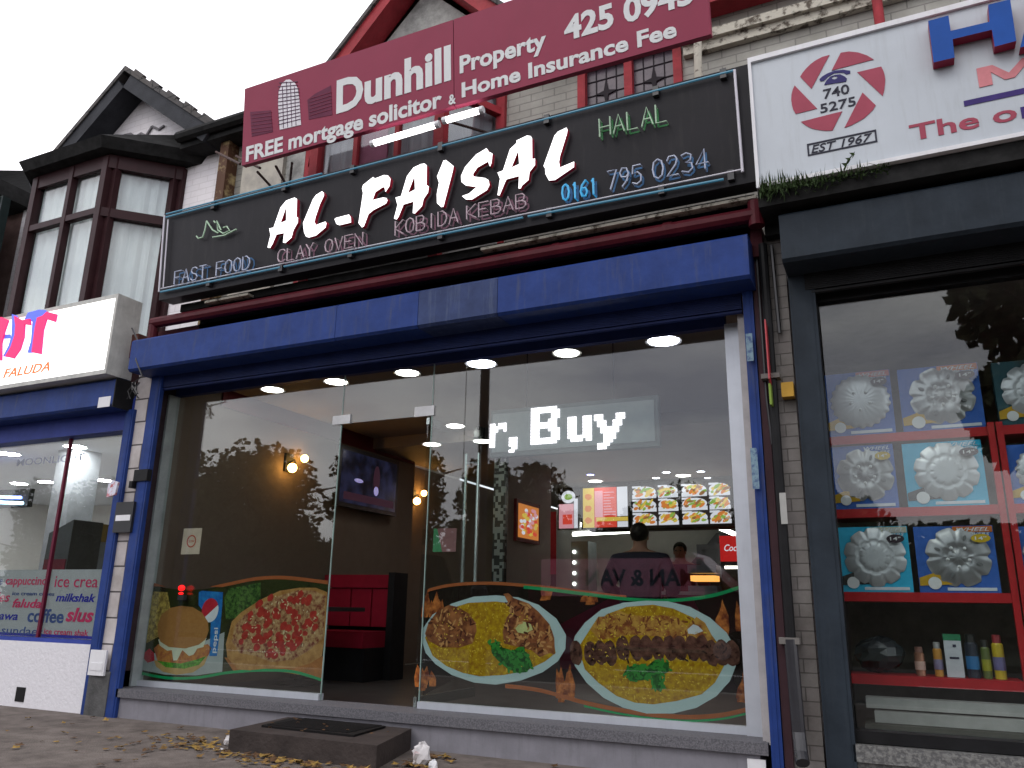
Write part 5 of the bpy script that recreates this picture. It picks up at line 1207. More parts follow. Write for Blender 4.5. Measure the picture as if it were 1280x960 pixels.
mb = MB(); mb.box(p.x + .03, q.x, 5.62, 5.88, 1.30, 1.37); mb.build('heat_lamp', lamp_mat('heat_glow', (1, .42, .08), 1.5), hg)
mb = MB(); mb.box(p.x, q.x + .02, 5.6, 5.9, 1.40, 1.5); mb.build('top', ALUD, hg)
ck = thing('drinks_fridge', (-1.9, 6.6, .17), 'drinks fridge with glowing red Coca-Cola header', 'fridge')
p, q = W(901, 700, 11.6), W(926, 674, 11.6); x0f, x1f = p.x, p.x + .55
mb = MB(); mb.box(x0f, x1f, 6.6, 7.0, .17, 1.60); mb.build('cabinet', BLACKP, ck)
mb = MB(); mb.box(x0f, x1f, 6.58, 7.0, 1.60, 1.95); mb.build('header', mat('red_header', (.5, .02, .02), .4, emit=(.6, .02, .02), estr=.7), ck)
P66 = Plane(11.58, 0); mb = MB(); text(mb, 'Coca-Cola', P66, x0f + .06, x0f + .50, 1.74, .09, .004, bold=.01, shear=.3); mb.build('header_lettering', mw, ck)
mb = MB(); mb.box(x0f + .05, x1f - .05, 6.59, 6.60, 1.5, 1.54); mb.build('light_strip', lamp_mat('strip_glow', (1, .9, .8), 4), ck)
fg = thing('glass_fridge', (-4.0, 7.4, .17), 'tall glass door fridge with bright lamps left of the customer', 'fridge')
p, q = W(714, 700, 12.6), W(735, 660, 12.6)
mb = MB(); mb.box(p.x, q.x, 7.6, 8.0, .17, 2.0); mb.build('cabinet', mat('steel_cabinet', (.25, .27, .27), .4, .4), fg)
mb = MB()
for k in range(5): mb.ball((p.x + .06, 7.58, 1.15 + .17 * k), .03, 6)
mb.build('lamp', lamp_mat('fridge_lamp', (1, 1, .95), 4), fg)
mb = MB(); mb.box(-3.5, -2.9, 9.4, 9.6, 1.2, 1.55); mb.box(-1.9, -1.5, 9.4, 9.6, 1.6, 1.95); tag(mb.build('carton', mat('cardboard', (.35, .2, .09), .8, var=.2)), 'brown cardboard cartons stacked on the kitchen shelf', 'box')
mb = MB(); mb.box(W(688, 700, 9.8).x, W(695, 700, 9.8).x, 4.8, 4.81, 1.35, 2.15); tag(mb.build('red_streamer', mat('red_streamer', (.4, .02, .03), .6)), 'thin red strip hanging at the end of the partition', 'banner')

# ------------------------------------------------------------------ people
def skin_mesh(name, verts, edges, radii, mt, parent, root=0, sub=2):
    me = bpy.data.meshes.new(name); off = ORG[parent.name] if parent else Vector()
    me.from_pydata([tuple(Vector(v) - off) for v in verts], edges, []); me.materials.append(mt)
    o = bpy.data.objects.new(name, me); C.objects.link(o)
    if parent: o.parent = parent
    mo_ = o.modifiers.new('skin', 'SKIN'); mo_.use_smooth_shade = True
    for i, r in enumerate(radii): me.skin_vertices[0].data[i].radius = r if isinstance(r, tuple) else (r, r)
    me.skin_vertices[0].data[root].use_root = True
    ss = o.modifiers.new('sub', 'SUBSURF'); ss.levels = sub; ss.render_levels = sub
    ORG[o.name] = off; return o
def person(x, y, z0, H, face, label, jacket, trousers, hair, skinm, bend=.5):
    """standing figure; face = +1 faces away from the street (+y), -1 faces the street"""
    t = thing('person', (x, y, z0), label, 'person')
    k = H / 1.75; f = face
    def P(a, b, c): return (x + a * k, y + b * k * f, z0 + c * k)
    body_v = [P(0, 0, .95), P(0, .0, 1.15), P(0, 0, 1.38), P(0, .0, 1.49), P(0, .02, 1.56), P(0, .03, 1.64), P(0, .02, 1.71),
              P(.1, 0, .9), P(.11, .01, .5), P(.12, -.02, .08), P(.12, .12, .03), P(-.1, 0, .9), P(-.11, .01, .5), P(-.12, -.02, .08), P(-.12, .12, .03),
              P(.19, 0, 1.42), P(.35, -.03, 1.11), P(.25, .2, 1.02), P(.22, .28, 1.02), P(-.19, 0, 1.42), P(-.35, -.03, 1.11), P(-.25, .2, 1.02), P(-.22, .28, 1.02)]
    be = [(0, 1), (1, 2), (2, 3), (3, 4), (4, 5), (5, 6), (0, 7), (7, 8), (8, 9), (9, 10), (0, 11), (11, 12), (12, 13), (13, 14), (2, 15), (15, 16), (16, 17), (17, 18), (2, 19), (19, 20), (20, 21), (21, 22)]
    br_ = [.12, .11, .13, .055, .075, .088, .06, .085, .06, .045, .035, .085, .06, .045, .035, .06, .045, .033, .03, .06, .045, .033, .03]
    body = skin_mesh('body', body_v, be, [r * k for r in br_], skinm, t)
    for sx in (1, -1):      # fingers
        for j in range(4):
            a = P(sx * .22 + (j - 1.5) * .018, .29, 1.02); b = P(sx * .22 + (j - 1.5) * .021, .33, 1.01); c = P(sx * .22 + (j - 1.5) * .020, .36 - abs(j - 1.5) * .008, .99)
            mb = MB(); mb.tube([a, b, c], [.009 * k, .0085 * k, .006 * k], 6); mb.build('finger', skinm, body)
        a = P(sx * .19, .25, 1.02); b = P(sx * .165, .28, 1.0); mb = MB(); mb.tube([a, b, P(sx * .165, .31, .99)], [.011 * k, .010 * k, .007 * k], 6); mb.build('thumb', skinm, body)
    jv = [P(0, 0, .86), P(0, 0, 1.1), P(0, -.01, 1.36), P(0, 0, 1.455), P(.24, -.01, 1.36), P(.36, -.04, 1.10), P(.265, .17, 1.03), P(-.24, -.01, 1.36), P(-.36, -.04, 1.10), P(-.265, .17, 1.03)]
    skin_mesh('jacket', jv, [(0, 1), (1, 2), (2, 3), (2, 4), (4, 5), (5, 6), (2, 7), (7, 8), (8, 9)], [(.23 * k, .17 * k), (.23 * k, .17 * k), (.26 * k, .17 * k), .09 * k, .11 * k, .09 * k, .06 * k, .11 * k, .09 * k, .06 * k], jacket, t)
    tv_ = [P(0, 0, .93), P(.1, 0, .86), P(.115, .01, .5), P(.12, -.02, .1), P(-.1, 0, .86), P(-.115, .01, .5), P(-.12, -.02, .1)]
    skin_mesh('trousers', tv_, [(0, 1), (1, 2), (2, 3), (0, 4), (4, 5), (5, 6)], [.14 * k, .11 * k, .08 * k, .065 * k, .11 * k, .08 * k, .065 * k], trousers, t)
    mb = MB(); mb.ball(P(0, -.0, 1.665), .112 * k, 10, (.88, 1.0, .95))
    hh = mb
    # keep the hair off the face: push the front back
    for i, v in enumerate(hh.v):
        if (v.y - y) * f > .04 * k and v.z < z0 + 1.71 * k: hh.v[i] = Vector((v.x, y + .04 * k * f, v.z))
    hh.build('hair', hair, t, smooth=True)
    for sx in (1, -1):
        mb = MB(); mb.ball(P(sx * .083, .02, 1.615), .026 * k, 6, (.4, .8, 1.2)); mb.build('ear', skinm, t, smooth=True)
        mb = MB(); mb.ball(P(sx * .033, .112, 1.635), .012 * k, 6, (1.2, .6, .8)); mb.build('eye', BLACKP, t, smooth=True)
    mb = MB(); mb.ball(P(0, .125, 1.60), .018 * k, 6, (.7, 1, 1.3)); mb.build('nose', skinm, t, smooth=True)
    mb = MB(); mb.ball(P(0, .108, 1.565), .02 * k, 6, (1.4, .5, .35)); mb.build('mouth', mat('lip', (.3, .1, .08), .5), t, smooth=True)
    return t
SKIN = mat('skin_tone', (.32, .17, .11), .5, var=.08); HAIR = mat('black_hair', (.012, .010, .010), .5, var=.3, scale=60, bump=.5)
cx = W(800, 700, 7.1).x
person(cx, 2.1, .17, 1.50, 1, 'man seen from behind in a dark jacket facing the counter', mat('dark_jacket', (.022, .025, .035), .7, var=.25, bump=.3), mat('dark_jeans', (.02, .025, .05), .8), HAIR, SKIN)
cx = W(846, 700, 11.0).x
person(cx, 6.2, .17, 1.66, -1, 'man in a dark red top facing out from behind the counter', mat('maroon_top', (.10, .015, .025), .8), mat('black_trousers', (.015, .015, .018), .8), HAIR, SKIN)

# ================================================================== STEP, litter
sb = MB()
fl, frr, bk = W(290, 935, 4.3), W(475, 950, 4.3), None
P0 = Vector((-4.06, -.70, 0)); P1 = Vector((-2.90, -.72, 0)); P2 = Vector((-3.10, -.03, 0)); P3 = Vector((-4.16, -.03, 0))
hz = .13
sb.hexa([P0, P1, P2, P3, P0 + Vector((0, 0, hz)), P1 + Vector((0, 0, hz)), P2 + Vector((0, 0, hz)), P3 + Vector((0, 0, hz))])
stp = thing('entrance_step', (-3.5, -.4, 0), 'dark slab step with a ribbed mat below the shop doorway', 'step')
sb.build('slab', mat('dark_concrete', (.05, .040, .037), .8, var=.3, bump=.6, bscale=40), stp)
mb = MB(); q = [P0.lerp(P2, .12) , P0 + Vector((.85, .06, 0)), P2 + Vector((-.3, -.12, 0)), P3 + Vector((.12, -.1, 0))]
q = [Vector((-3.96, -.52, 0)), Vector((-3.2, -.54, 0)), Vector((-3.26, -.1, 0)), Vector((-4.05, -.1, 0))]
mb.hexa([v + Vector((0, 0, hz + .001)) for v in q] + [v + Vector((0, 0, hz + .014)) for v in q])
for k in range(16):
    y = -.50 + k * .025; mb.box(-3.93, -3.28, y, y + .01, hz + .012, hz + .019)
mb.build('door_mat', mat('black_rubber_mat', (.010, .009, .009), .8, var=.3), stp)
# fallen leaves: one mass (uncountable)
LEAFM = [mat('yellow_leaf', (.27, .17, .045), .7, var=.4, scale=20), mat('brown_leaf', (.10, .055, .028), .8, var=.4, scale=20), mat('ochre_leaf', (.17, .10, .035), .7, var=.4, scale=20)]
mb = MB()
def leaf(x, y, z_, s, mi):
    a = random.uniform(0, 6.28); tx, ty = random.uniform(-.5, .5), random.uniform(-.5, .5)
    pts = []
    for r_, th in ((1, 0), (.55, .6), (.75, 1.1), (.4, 1.8), (.25, 3.14), (.4, -1.8), (.75, -1.1), (.55, -.6)):
        px_, py_ = r_ * math.cos(th) * s, r_ * math.sin(th) * s
        X_, Y_ = px_ * math.cos(a) - py_ * math.sin(a), px_ * math.sin(a) + py_ * math.cos(a)
        pts.append(Vector((x + X_, y + Y_, z_ + .006 + abs(X_ * tx + Y_ * ty) + random.uniform(0, .004))))
    c = sum(pts, Vector()) / 8 + Vector((0, 0, .004)); mb.add(pts + [c], [(i, (i + 1) % 8, 8) for i in range(8)], mi)
for i in range(330):
    k = random.random()
    if k < .45: x = random.gauss(-3.50, .55); y = random.gauss(-.84, .10); s = .03
    elif k < .65: x = random.gauss(-2.82, .10); y = random.uniform(-.6, -.15); s = .03
    elif k < .80: x = random.gauss(-4.45, .25); y = random.gauss(-.55, .15); s = .03
    else: x = random.uniform(-6.5, -1.5); y = random.uniform(-1.6, -.1); s = .028
    if P0.x - .02 < x < P1.x + .02 and y > -.73: y = -.75 - random.random() * .08
    leaf(x, y, 0, s * random.uniform(.8, 1.7), random.choice((0, 0, 1, 1, 2)))
for i in range(14): leaf(random.uniform(-4.0, -3.0), random.uniform(-.65, -.1), hz + .012, .022, 1)
tag(mb.build('fallen_leaves', LEAFM), 'yellow and brown fallen leaves scattered on the pavement round the step', 'leaves', kind='stuff')
def crumple(name, loc, r, mt, label, cat, sc=(1, 1, 1)):
    mb = MB(); mb.ball((0, 0, 0), r, 7, sc); rr = random.Random(len(name))
    mb.v = [Vector(loc) + Vector((0, 0, r * sc[2] * .8)) + v * rr.uniform(.7, 1.2) for v in mb.v]; mb.v = [Vector((v.x, v.y, max(v.z, loc[2] + .003))) for v in mb.v]
    return tag(mb.build(name, mt), label, cat)
PAP = mat('greasy_paper', (.6, .58, .58), .7, col2=(.45, .1, .1), scale=9, ramp=(.3, .42))
p = W(527, 932, 4.52); crumple('paper_bag', (p.x, p.y, 0), .06, PAP, 'crumpled white and red paper bag right of the step', 'litter', (1, .8, 1.2))
p = W(542, 936, 4.42); crumple('paper_cup', (p.x, p.y, 0), .028, WHITE, 'small white crushed cup beside the crumpled bag', 'litter', (1, 1, 1.2))
p = W(273, 939, 4.3); crumple('tissue', (p.x, p.y, 0), .03, WHITE, 'flat white tissue on the pavement left of the step', 'litter', (1.3, .8, .25))
p = W(285, 925, 4.45); crumple('wrapper', (p.x, p.y, 0), .035, PAP, 'small red and white wrapper by the step left end', 'litter', (.8, .6, 1.0))
# ================================================================== LEFT SHOP (cafe)
lx1 = W(155, 600, 5.0).x; lx0 = -11.3; cx0 = -15.5
cf = thing('cafe_storefront', (-8, .1, 0), 'white rendered cafe front with lettered window strip under the lit sign', 'shopfront')
mb = MB(); mb.box(lx0, lx1, .0, .2, 0, .55); mb.build('riser', WRENDER, cf)
mb = MB(); mb.box(lx0, lx1, .06, .16, .551, .585); mb.box(lx1 - .05, lx1, .06, .16, .585, 2.44); mb.box(cx0, lx1, .0, .16, 2.44, 2.75); mb.box(cx0, lx0, .0, .2, 0, 2.44); mb.build('frame', mat('blue_frame', (.03, .05, .25), .5), cf)
CGL = glass_mat('cafe_glass', 1.45)
mb = MB(); mb.box(lx0, lx1 - .05, .10, .106, .585, 2.44); mb.build('window_pane', CGL, cf)
mm = W(80, 600, 5.1).x
mb = MB(); mb.box(mm - .015, mm + .015, .09, .12, .585, 2.44); mb.build('mullion', mat('maroon_mullion', (.12, .01, .03), .5), cf)
mb = MB(); a = W(25, 868, 4.995); mb.box(a.x - .06, a.x + .06, -.006, .0, a.z - .06, a.z + .06); mb.build('air_vent', BLACK, cf)
VP_ = Plane(5.12, 0)
vp = thing('word_strip', (-8, .12, .59), 'translucent grey strip of cafe words along the left window', 'window poster')
vt = VP_.uv(60, 712)[1]
mb = MB(); mb.shape([[(lx0, .59), (lx1 - .055, .59), (lx1 - .055, vt), (lx0, vt)]], VP_, -.003, 0); mb.build('film', mat('grey_frosted_film', (.33, .34, .35), .7, var=.04), vp)
mb = MB(); mb.shape([[(lx0, .59), (lx1 - .055, .59), (lx1 - .055, .615), (lx0, .615)]], VP_, 0, .002); mb.build('blue_line', mat('blue_print', (.03, .03, .3), .6), vp)
z5 = zoomer(0, 690, 6.857)
PKP = mat('pink_print', (.50, .04, .12), .6); BLP = MATS['blue_print']; SLP = mat('slate_blue_print', (.05, .08, .22), .6)
xr = lx1 - .06
def ctext(txt, a, b, top, shear=0, bold=.01):
    u0, v0 = VP_.uv(*z5(*a)); u1, v1 = VP_.uv(*z5(*b)); _, vt_ = VP_.uv(*z5(*top)); mb = MB()
    text(mb, txt, VP_, u0, min(u1, xr), (v0 + v1) / 2, vt_ - v0, .003, bold=bold, shear=shear, depth=.002); return mb
mbp = MB(); mbb = MB(); mbs = MB()
def cadd(dst, src): dst.add(src.v, src.f)
cadd(mbp, ctext('cappuccino', (45, 285), (400, 275), (45, 215))); cadd(mbp, ctext('ice crea', (465, 305), (835, 298), (465, 205), bold=0))
cadd(mbp, ctext('des', (-60, 430), (80, 420), (-60, 350), .2)); cadd(mbp, ctext('faluda', (105, 475), (350, 480), (105, 400), .2, .02)); cadd(mbp, ctext('slus', (560, 600), (795, 598), (560, 480), .2, .03)); cadd(mbp, ctext('ice cream shak', (375, 705), (755, 718), (375, 655)))
cadd(mbb, ctext('milkshak', (478, 425), (815, 428), (478, 355), .2, .02)); cadd(mbb, ctext('hawa', (-60, 585), (150, 575), (-60, 515), .2))
cadd(mbs, ctext('ice cream cones', (105, 370), (465, 375), (105, 338))); cadd(mbs, ctext('coffee', (230, 605), (540, 605), (230, 490), 0, .02)); cadd(mbs, ctext('sundaes', (10, 705), (360, 715), (10, 635), 0, 0)); cadd(mbs, ctext('e', (-10, 280), (20, 280), (-10, 210)))
mbp.build('pink_lettering', PKP, vp); mbb.build('blue_lettering', BLP, vp); mbs.build('slate_lettering', SLP, vp)
# faint name painted on the glass above
wn = MB(); u0, v0 = VP_.uv(20, 586); u1, v1 = VP_.uv(105, 572); text(wn, 'MOONLIGHT', VP_, u0, u1, (v0 + v1) / 2, .07, .001, bold=.01, depth=.002)
tag(wn.build('glass_lettering', mat('faint_violet_print', (.16, .16, .26), .6)), 'faint violet name lettering high on the cafe window', 'lettering')
# cafe interior
g = MB(); g.box(cx0, lx1, .2, 6.1, -.003, .05); struct(g, 'cafe_floor', mat('cafe_floor_tile', (.35, .34, .33), .4))
g = MB(); g.box(cx0, lx1, .2, 6.1, 2.75, 2.85); struct(g, 'cafe_ceiling', mat('cafe_ceiling_paint', (.66, .68, .74), .8, var=.03))
g = MB(); g.box(cx0, lx1, 6.0, 6.1, 0, 3.0); struct(g, 'cafe_wall_back', mat('cafe_wall_paint', (.72, .71, .70), .8, var=.04))
g = MB(); g.box(lx1, lx1 + .03, .2, 6.1, 0, 3.0); struct(g, 'cafe_wall_right', mat('cafe_wall_beige', (.66, .62, .56), .8, var=.04))
g = MB(); g.box(cx0 - .1, cx0, .2, 6.1, 0, 3.0); struct(g, 'cafe_wall_left', MATS['cafe_wall_paint'])
mb = MB(); chk = [MB(), MB()]
for i in range(150):
    for j in range(2): chk[(i + j) % 2].box(-15.4 + i * .07, -15.33 + i * .07, 5.98, 5.999, 1.40 + j * .07, 1.47 + j * .07) if -15.3 + i * .07 < lx1 - .1 else None
cb = thing('checker_band', (-8, 5.98, 1.4), 'black and white checkered tile band along the cafe wall', 'tiles')
chk[0].build('dark_tiles', BLACKP, cb); chk[1].build('light_tiles', WHITE, cb)
for (px_, py_, lab) in ((94, 558, 'round cafe ceiling light over the maroon mullion'), (12, 567, 'round cafe ceiling light at the left edge'), (129, 600, 'round cafe ceiling light nearest the blue rail'), (24, 604, 'faint distant cafe ceiling light on the left'), (58, 602, 'faint distant cafe ceiling light near the mullion')):
    p = on_ceiling(px_, py_, 2.75); p.y = min(p.y, 5.7); 
    if lab == 'round cafe ceiling light over the maroon mullion': cafe_first = t = downlight((p.x, p.y, 2.75), lab, r=.12, s=230, col=(1, .98, .95), m_name='cafe_light_glow')
    else: t = copy_tree(cafe_first, (p.x, p.y, 2.75), lab)
    t['group'] = 'round lights in the cafe ceiling'
g = MB(); p = W(72, 640, 6.6); g.box(p.x - .18, p.x + .18, 1.6, 1.95, .05, 2.95); tag(g.build('cafe_column', mat('grey_cafe_column', (.34, .36, .40), .7)), 'pale grey column behind the maroon mullion', 'column')
dk = thing('drinks_machine', (W(70, 690, 5.7).x, .75, 1.0), 'dark slush machine with slanted top on the cafe window counter', 'machine')
a = W(53, 708, 5.6); b = W(83, 708, 5.6); tz = W(80, 650, 5.6).z
mb = MB(); mb.hexa([Vector((a.x, .6, 1.12)), Vector((b.x, .6, 1.12)), Vector((b.x, .95, 1.12)), Vector((a.x, .95, 1.12)), Vector((a.x + .02, .6, tz - .13)), Vector((b.x, .6, tz)), Vector((b.x, .95, tz)), Vector((a.x + .02, .95, tz - .13))]); mb.build('case', BLACKP, dk)
mb = MB(); mb.box(a.x + .02, b.x - .02, .594, .60, 1.2, 1.32); mb.build('red_label', mat('dim_red', (.1, .01, .02), .4), dk)
mb = MB(); mb.box(lx0, lx1 - .1, .45, 1.1, 1.06, 1.12); tag(mb.build('window_counter', mat('cream_counter', (.5, .48, .42), .5)), 'cream counter running behind the cafe window', 'counter')
nb = thing('neon_strip', W(10, 622, 6.8), 'blue and white glowing neon strip at the left edge of the cafe', 'neon sign')
mb = MB(); a, b = W(-30, 621, 6.8), W(26, 622, 6.8); mb.tube([a, b], .02, 8); mb.build('blue_tube', lamp_mat('neon_blue_glow', (.1, .25, 1), 5), nb)
mb = MB(); a, b = W(-30, 627, 6.8), W(28, 629, 6.8); mb.tube([a, b], .022, 8); mb.build('white_tube', lamp_mat('neon_white_glow', (.5, .8, 1), 4), nb)
mb = MB(); mb.box(a.x, b.x + .06, a.y + .03, a.y + .1, a.z - .10, a.z + .14); mb.build('backing', BLACK, nb)
pc = thing('coffee_machine', W(115, 690, 6.4), 'brown topped steel machine behind the cafe glass', 'machine')
a = W(102, 690, 6.4); b = W(126, 655, 6.4); mb = MB(); mb.box(a.x, b.x, 1.4, 1.7, 1.12, b.z - .2); mb.build('body', ALUD, pc)
mb = MB(); mb.box(a.x - .02, b.x + .02, 1.38, 1.7, b.z - .2, b.z); mb.build('top', mat('ochre_top', (.22, .15, .05), .5), pc)

# ================================================================== RIGHT SHOP (car accessories)
rx0 = W(1021, 400, 5.1).x
cs = thing('parts_storefront', (1.2, .1, 0), 'car parts shop window with dark grey frame and tread plate sill', 'shopfront')
mb = MB(); mb.box(rx0 - .03, rx0 + .012, .07, .14, .2, 2.9); mb.box(rx0, 3.0, .07, .14, 2.8, 2.9); mb.box(rx0, 3.0, .02, .14, .26, .32); mb.build('frame', BLACK, cs)
mb = MB(); mb.box(rx0, 3.0, .10, .106, .32, 2.8); mb.build('window_pane', glass_mat('parts_shop_glass', 1.55), cs)
mb = MB(); mb.box(rx0, 3.0, -.03, .14, .17, .255); mb.box(rx0, 3.0, .0, .14, 0, .17); mb.build('tread_plate', mat('tread_plate', (.22, .22, .21), .5, .3, col2=(.12, .12, .12), scale=45, ramp=(.45, .55), bump=.5, bscale=45), cs)
g = MB(); g.box(-.52, 3.1, .3, 3.1, -.003, .2); struct(g, 'parts_shop_floor', BLACK)
g = MB(); g.box(-.52, 3.1, 3.0, 3.1, .2, 3.0); struct(g, 'parts_shop_wall_back', mat('dim_brown_wall', (.12, .10, .09), .9))
g = MB(); g.box(-.53, -.50, .3, 3.1, .2, 3.0); g.box(3.1, 3.2, .3, 3.1, .2, 3.0); struct(g, 'parts_shop_walls', MATS['dim_brown_wall'])
g = MB(); g.box(-.52, 3.1, .14, 3.1, 2.9, 3.0); struct(g, 'parts_shop_ceiling', mat('dim_ceiling', (.2, .18, .17), .9))
rk = thing('shelf_rack', (.5, .5, .2), 'bright red metal shelving behind the car parts window', 'shelf')
REDS = mat('red_powder_coat', (.36, .018, .022), .45, var=.15)
PS = Plane(5.5, 0); zl = []
for (px_, py_, px2, py2) in ((1040, 547, 1240, 540), (1043, 638, 1245, 638), (1050, 742, 1250, 748), (1060, 845, 1255, 857)):
    z_ = (PS.uv(px_, py_)[1] + PS.uv(px2, py2)[1]) / 2; zl.append(z_)
for z_ in zl:
    mb = MB(); mb.box(-.42, .53, .50, .80, z_ - .035, z_ + .02); mb.build('shelf', REDS, rk)
    mb = MB(); mb.box(.60, 1.6, .50, .80, z_ - .035, z_ + .02); mb.build('shelf', REDS, rk)
for x in (.53, .575, 1.6): mb = MB(); mb.box(x, x + .035, .49, .53, .2, 2.75 if x > 1 else 2.05); mb.build('post', REDS, rk)
# wheel trim boxes
def spoke_shape(c, r, style, rn):
    loops = []
    if style == 'spike':
        n = 64; return [(c[0] + (r if i % 2 == 0 else r * .86) * math.cos(2 * math.pi * i / n) * rn.uniform(.95, 1.03), c[1] + (r if i % 2 == 0 else r * .86) * math.sin(2 * math.pi * i / n)) for i in range(n)]
    n = 96; nsp = {'lobe': 8, 'oval': 10}.get(style, 8)
    return [(c[0] + r * (1 - .16 * max(0, math.cos(nsp * 2 * math.pi * i / n)) ** 2) * math.cos(2 * math.pi * i / n), c[1] + r * (1 - .16 * max(0, math.cos(nsp * 2 * math.pi * i / n)) ** 2) * math.sin(2 * math.pi * i / n)) for i in range(n)]
SILV = mat('silver_trim_print', (.46, .48, .49), .5, col2=(.26, .27, .28), scale=9, ramp=(.35, .65)); SILD = mat('dark_trim_print', (.14, .145, .15), .5, var=.3)
SILP = mat('silver_plastic', (.42, .44, .46), .33, .45, var=.08)
SILP2 = mat('darker_silver_plastic', (.27, .28, .29), .3, .55, var=.15)
SILB = mat('bright_trim_silver', (.60, .62, .63), .4, var=.08)
def trim_box(pl_l, pr, py_t, py_b, colr, style, label, accent, badge):
    P5 = Plane(5.5, 0)
    u0 = P5.uv(pl_l, (py_t + py_b) / 2)[0]; u1 = P5.uv(pr, (py_t + py_b) / 2)[0]; v1 = P5.uv((pl_l + pr) / 2, py_t)[1]; v0 = P5.uv((pl_l + pr) / 2, py_b)[1]
    # stand it on its shelf
    zsh = min(zl, key=lambda q: abs(q + .02 - v0)); v0 = zsh + .021
    t = thing('wheel_trim_box', ((u0 + u1) / 2, .56, v0), label, 'box', 'boxed wheel trims on the red shelves')
    mb = MB(); mb.box(u0, u1, .52, .60, v0, v1); mb.build('carton', colr, t)
    Pf = Plane(5.52, 0); c = ((u0 + u1) / 2 + .012, (v0 + v1) / 2 + .012); r = min(u1 - u0, v1 - v0) * .45
    rn = random.Random(label)
    NR, NA = 15, 120; mb = MB(); vs = []
    for ir in range(NR + 1):
        q = ir / NR
        for ia in range(NA):
            a = 2 * math.pi * ia / NA
            if style == 'spike':
                out = 1 - .07 * (.5 + .5 * math.cos(22 * a)); h = .045 * (1 - q * q) ** .6 + .0025 * math.cos(22 * a) * q
            elif style == 'lobe':
                notch = max(0, math.cos(8 * a)) ** 3; out = 1 - .13 * notch; h = .034 * (1 - q ** 3) - .016 * math.exp(-((q - .30) / .13) ** 2) + .004 * math.cos(8 * a) * max(0, q - .35) - .004
            else:
                notch = max(0, math.cos(10 * a)) ** 3; out = 1 - .10 * notch; h = .030 * (1 - q ** 4) - .008 * math.exp(-((q - .52) / .05) ** 2) + .003 * math.cos(10 * a) * max(0, q - .5)
            vs.append((c[0] + r * q * out * math.cos(a), .519 - max(h, 0) * .75 - .004, c[1] + r * q * out * math.sin(a)))
    mb.add(vs, [(k * NA + l, (k + 1) * NA + l, (k + 1) * NA + (l + 1) % NA, k * NA + (l + 1) % NA) for k in range(NR) for l in range(NA)])
    mb.build('wheel_trim', SILP if style != 'lobe' else SILP2, t, smooth=True)
    if style == 'lobe':
        mb = MB()
        for k in range(8):
            a = (k + .5) * 2 * math.pi / 8
            if k % 2: mb.shape([ellipse(c[0] + r * .66 * math.cos(a), c[1] + r * .66 * math.sin(a), r * .10, r * .05, 12, a)], Pf, .028, .034)
        if mb.v: mb.build('slot', SILD, t)
    if style != 'oval':
        mb = MB()
        for k in range(5):
            a = k * 2 * math.pi / 5 + .9; mb.ball((c[0] + r * .34 * math.cos(a), .478, c[1] + r * .34 * math.sin(a)), .010, 5, (1, .8, 1))
        mb.build('wheel_nut', SILB, t)
    mb = MB()
    W_, H_ = u1 - u0, v1 - v0
    mb = MB(); mb.shape([[(u0 + W_ * .5, v1 - H_ * .10), (u1 - .004, v1 - H_ * .10), (u1 - .004, v1 - .004), (u0 + W_ * .5, v1 - .004)]], Pf, 0, .0055); mb.build('name_panel', accent, t)
    mb = MB(); text(mb, 'WHEEL', Pf, u0 + W_ * .55, u1 - .02, v1 - H_ * .085, H_ * .055, .0075, bold=.01, shear=.3, depth=.0015)
    mb.build('lettering', mat('pale_box_print', (.5, .55, .6), .5), t); mb = MB(); text(mb, 'COVERS', Pf, u0 + W_ * .62, u1 - .02, v1 - H_ * .15, H_ * .045, .0075, bold=.01, shear=.3, depth=.0015); mb.build('lettering', MATS['pale_box_print'], t)
    mb = MB(); mb.box(u0 + W_ * .35, u1 - .02, .517, .519, v0 + H_ * .03, v0 + H_ * .075); mb.build('bottom_strip', mat('pale_box_print', (.5, .55, .6), .5), t)
    mb = MB(); e = (u1 - W_ * .17, v1 - H_ * .2); mb.shape([ellipse(*e, W_ * .12, H_ * .065, 20)], Pf, .040, .0415); mb.build('size_badge', badge, t)
    mb = MB(); text(mb, '14"', Pf, e[0] - W_ * .07, e[0] + W_ * .07, e[1] - H_ * .025, H_ * .05, .0430, bold=.01, depth=.001); mb.build('size_lettering', SILB, t)
    mb = MB(); mb.shape([[(u0 + .004, v0 + H_ * .22), (u0 + W_ * .22, v0 + H_ * .30), (u0 + W_ * .4, v0 + H_ * .2), (u0 + W_ * .42, v0 + H_ * .12), (u0 + .004, v0 + H_ * .10)]], Pf, 0, .0058); mb.build('car_picture', mat('yellow_car_print', (.45, .28, .03), .5) if colr is not CY else BLACKP, t)
    mb = MB(); mb.shape([ellipse(u0 + W_ * .2, v0 + H_ * .14, W_ * .085, W_ * .085, 18)], Pf, 0, .0066); mb.build('wheel_picture', SILB, t)
    return t
NB = mat('navy_box_print', (.04, .11, .38), .45, var=.2, scale=4); CY = mat('cyan_box_print', (.04, .36, .56), .45, var=.15, scale=4)
PKA = mat('salmon_panel', (.45, .14, .13), .5); ORA = mat('orange_panel', (.42, .12, .03), .5); WHA = mat('cream_panel', (.4, .4, .32), .5)
YB = mat('yellow_badge', (.45, .32, .02), .5); BKB = mat('black_badge', (.04, .03, .04), .4)
trim_box(1031, 1116, 464, 542, NB, 'spike', 'boxed spiky silver wheel trim, top left of the red shelves', PKA, BKB)
trim_box(1125, 1228, 456, 540, NB, 'lobe', 'boxed dark centred wheel trim with orange corner, middle of top shelf', ORA, BKB)
trim_box(1039, 1120, 556, 634, NB, 'lobe', 'navy boxed wheel trim at the left end of the second shelf', NB, YB)
trim_box(1131, 1232, 551, 634, CY, 'oval', 'cyan boxed wheel trim beneath the orange cornered box', CY, BKB)
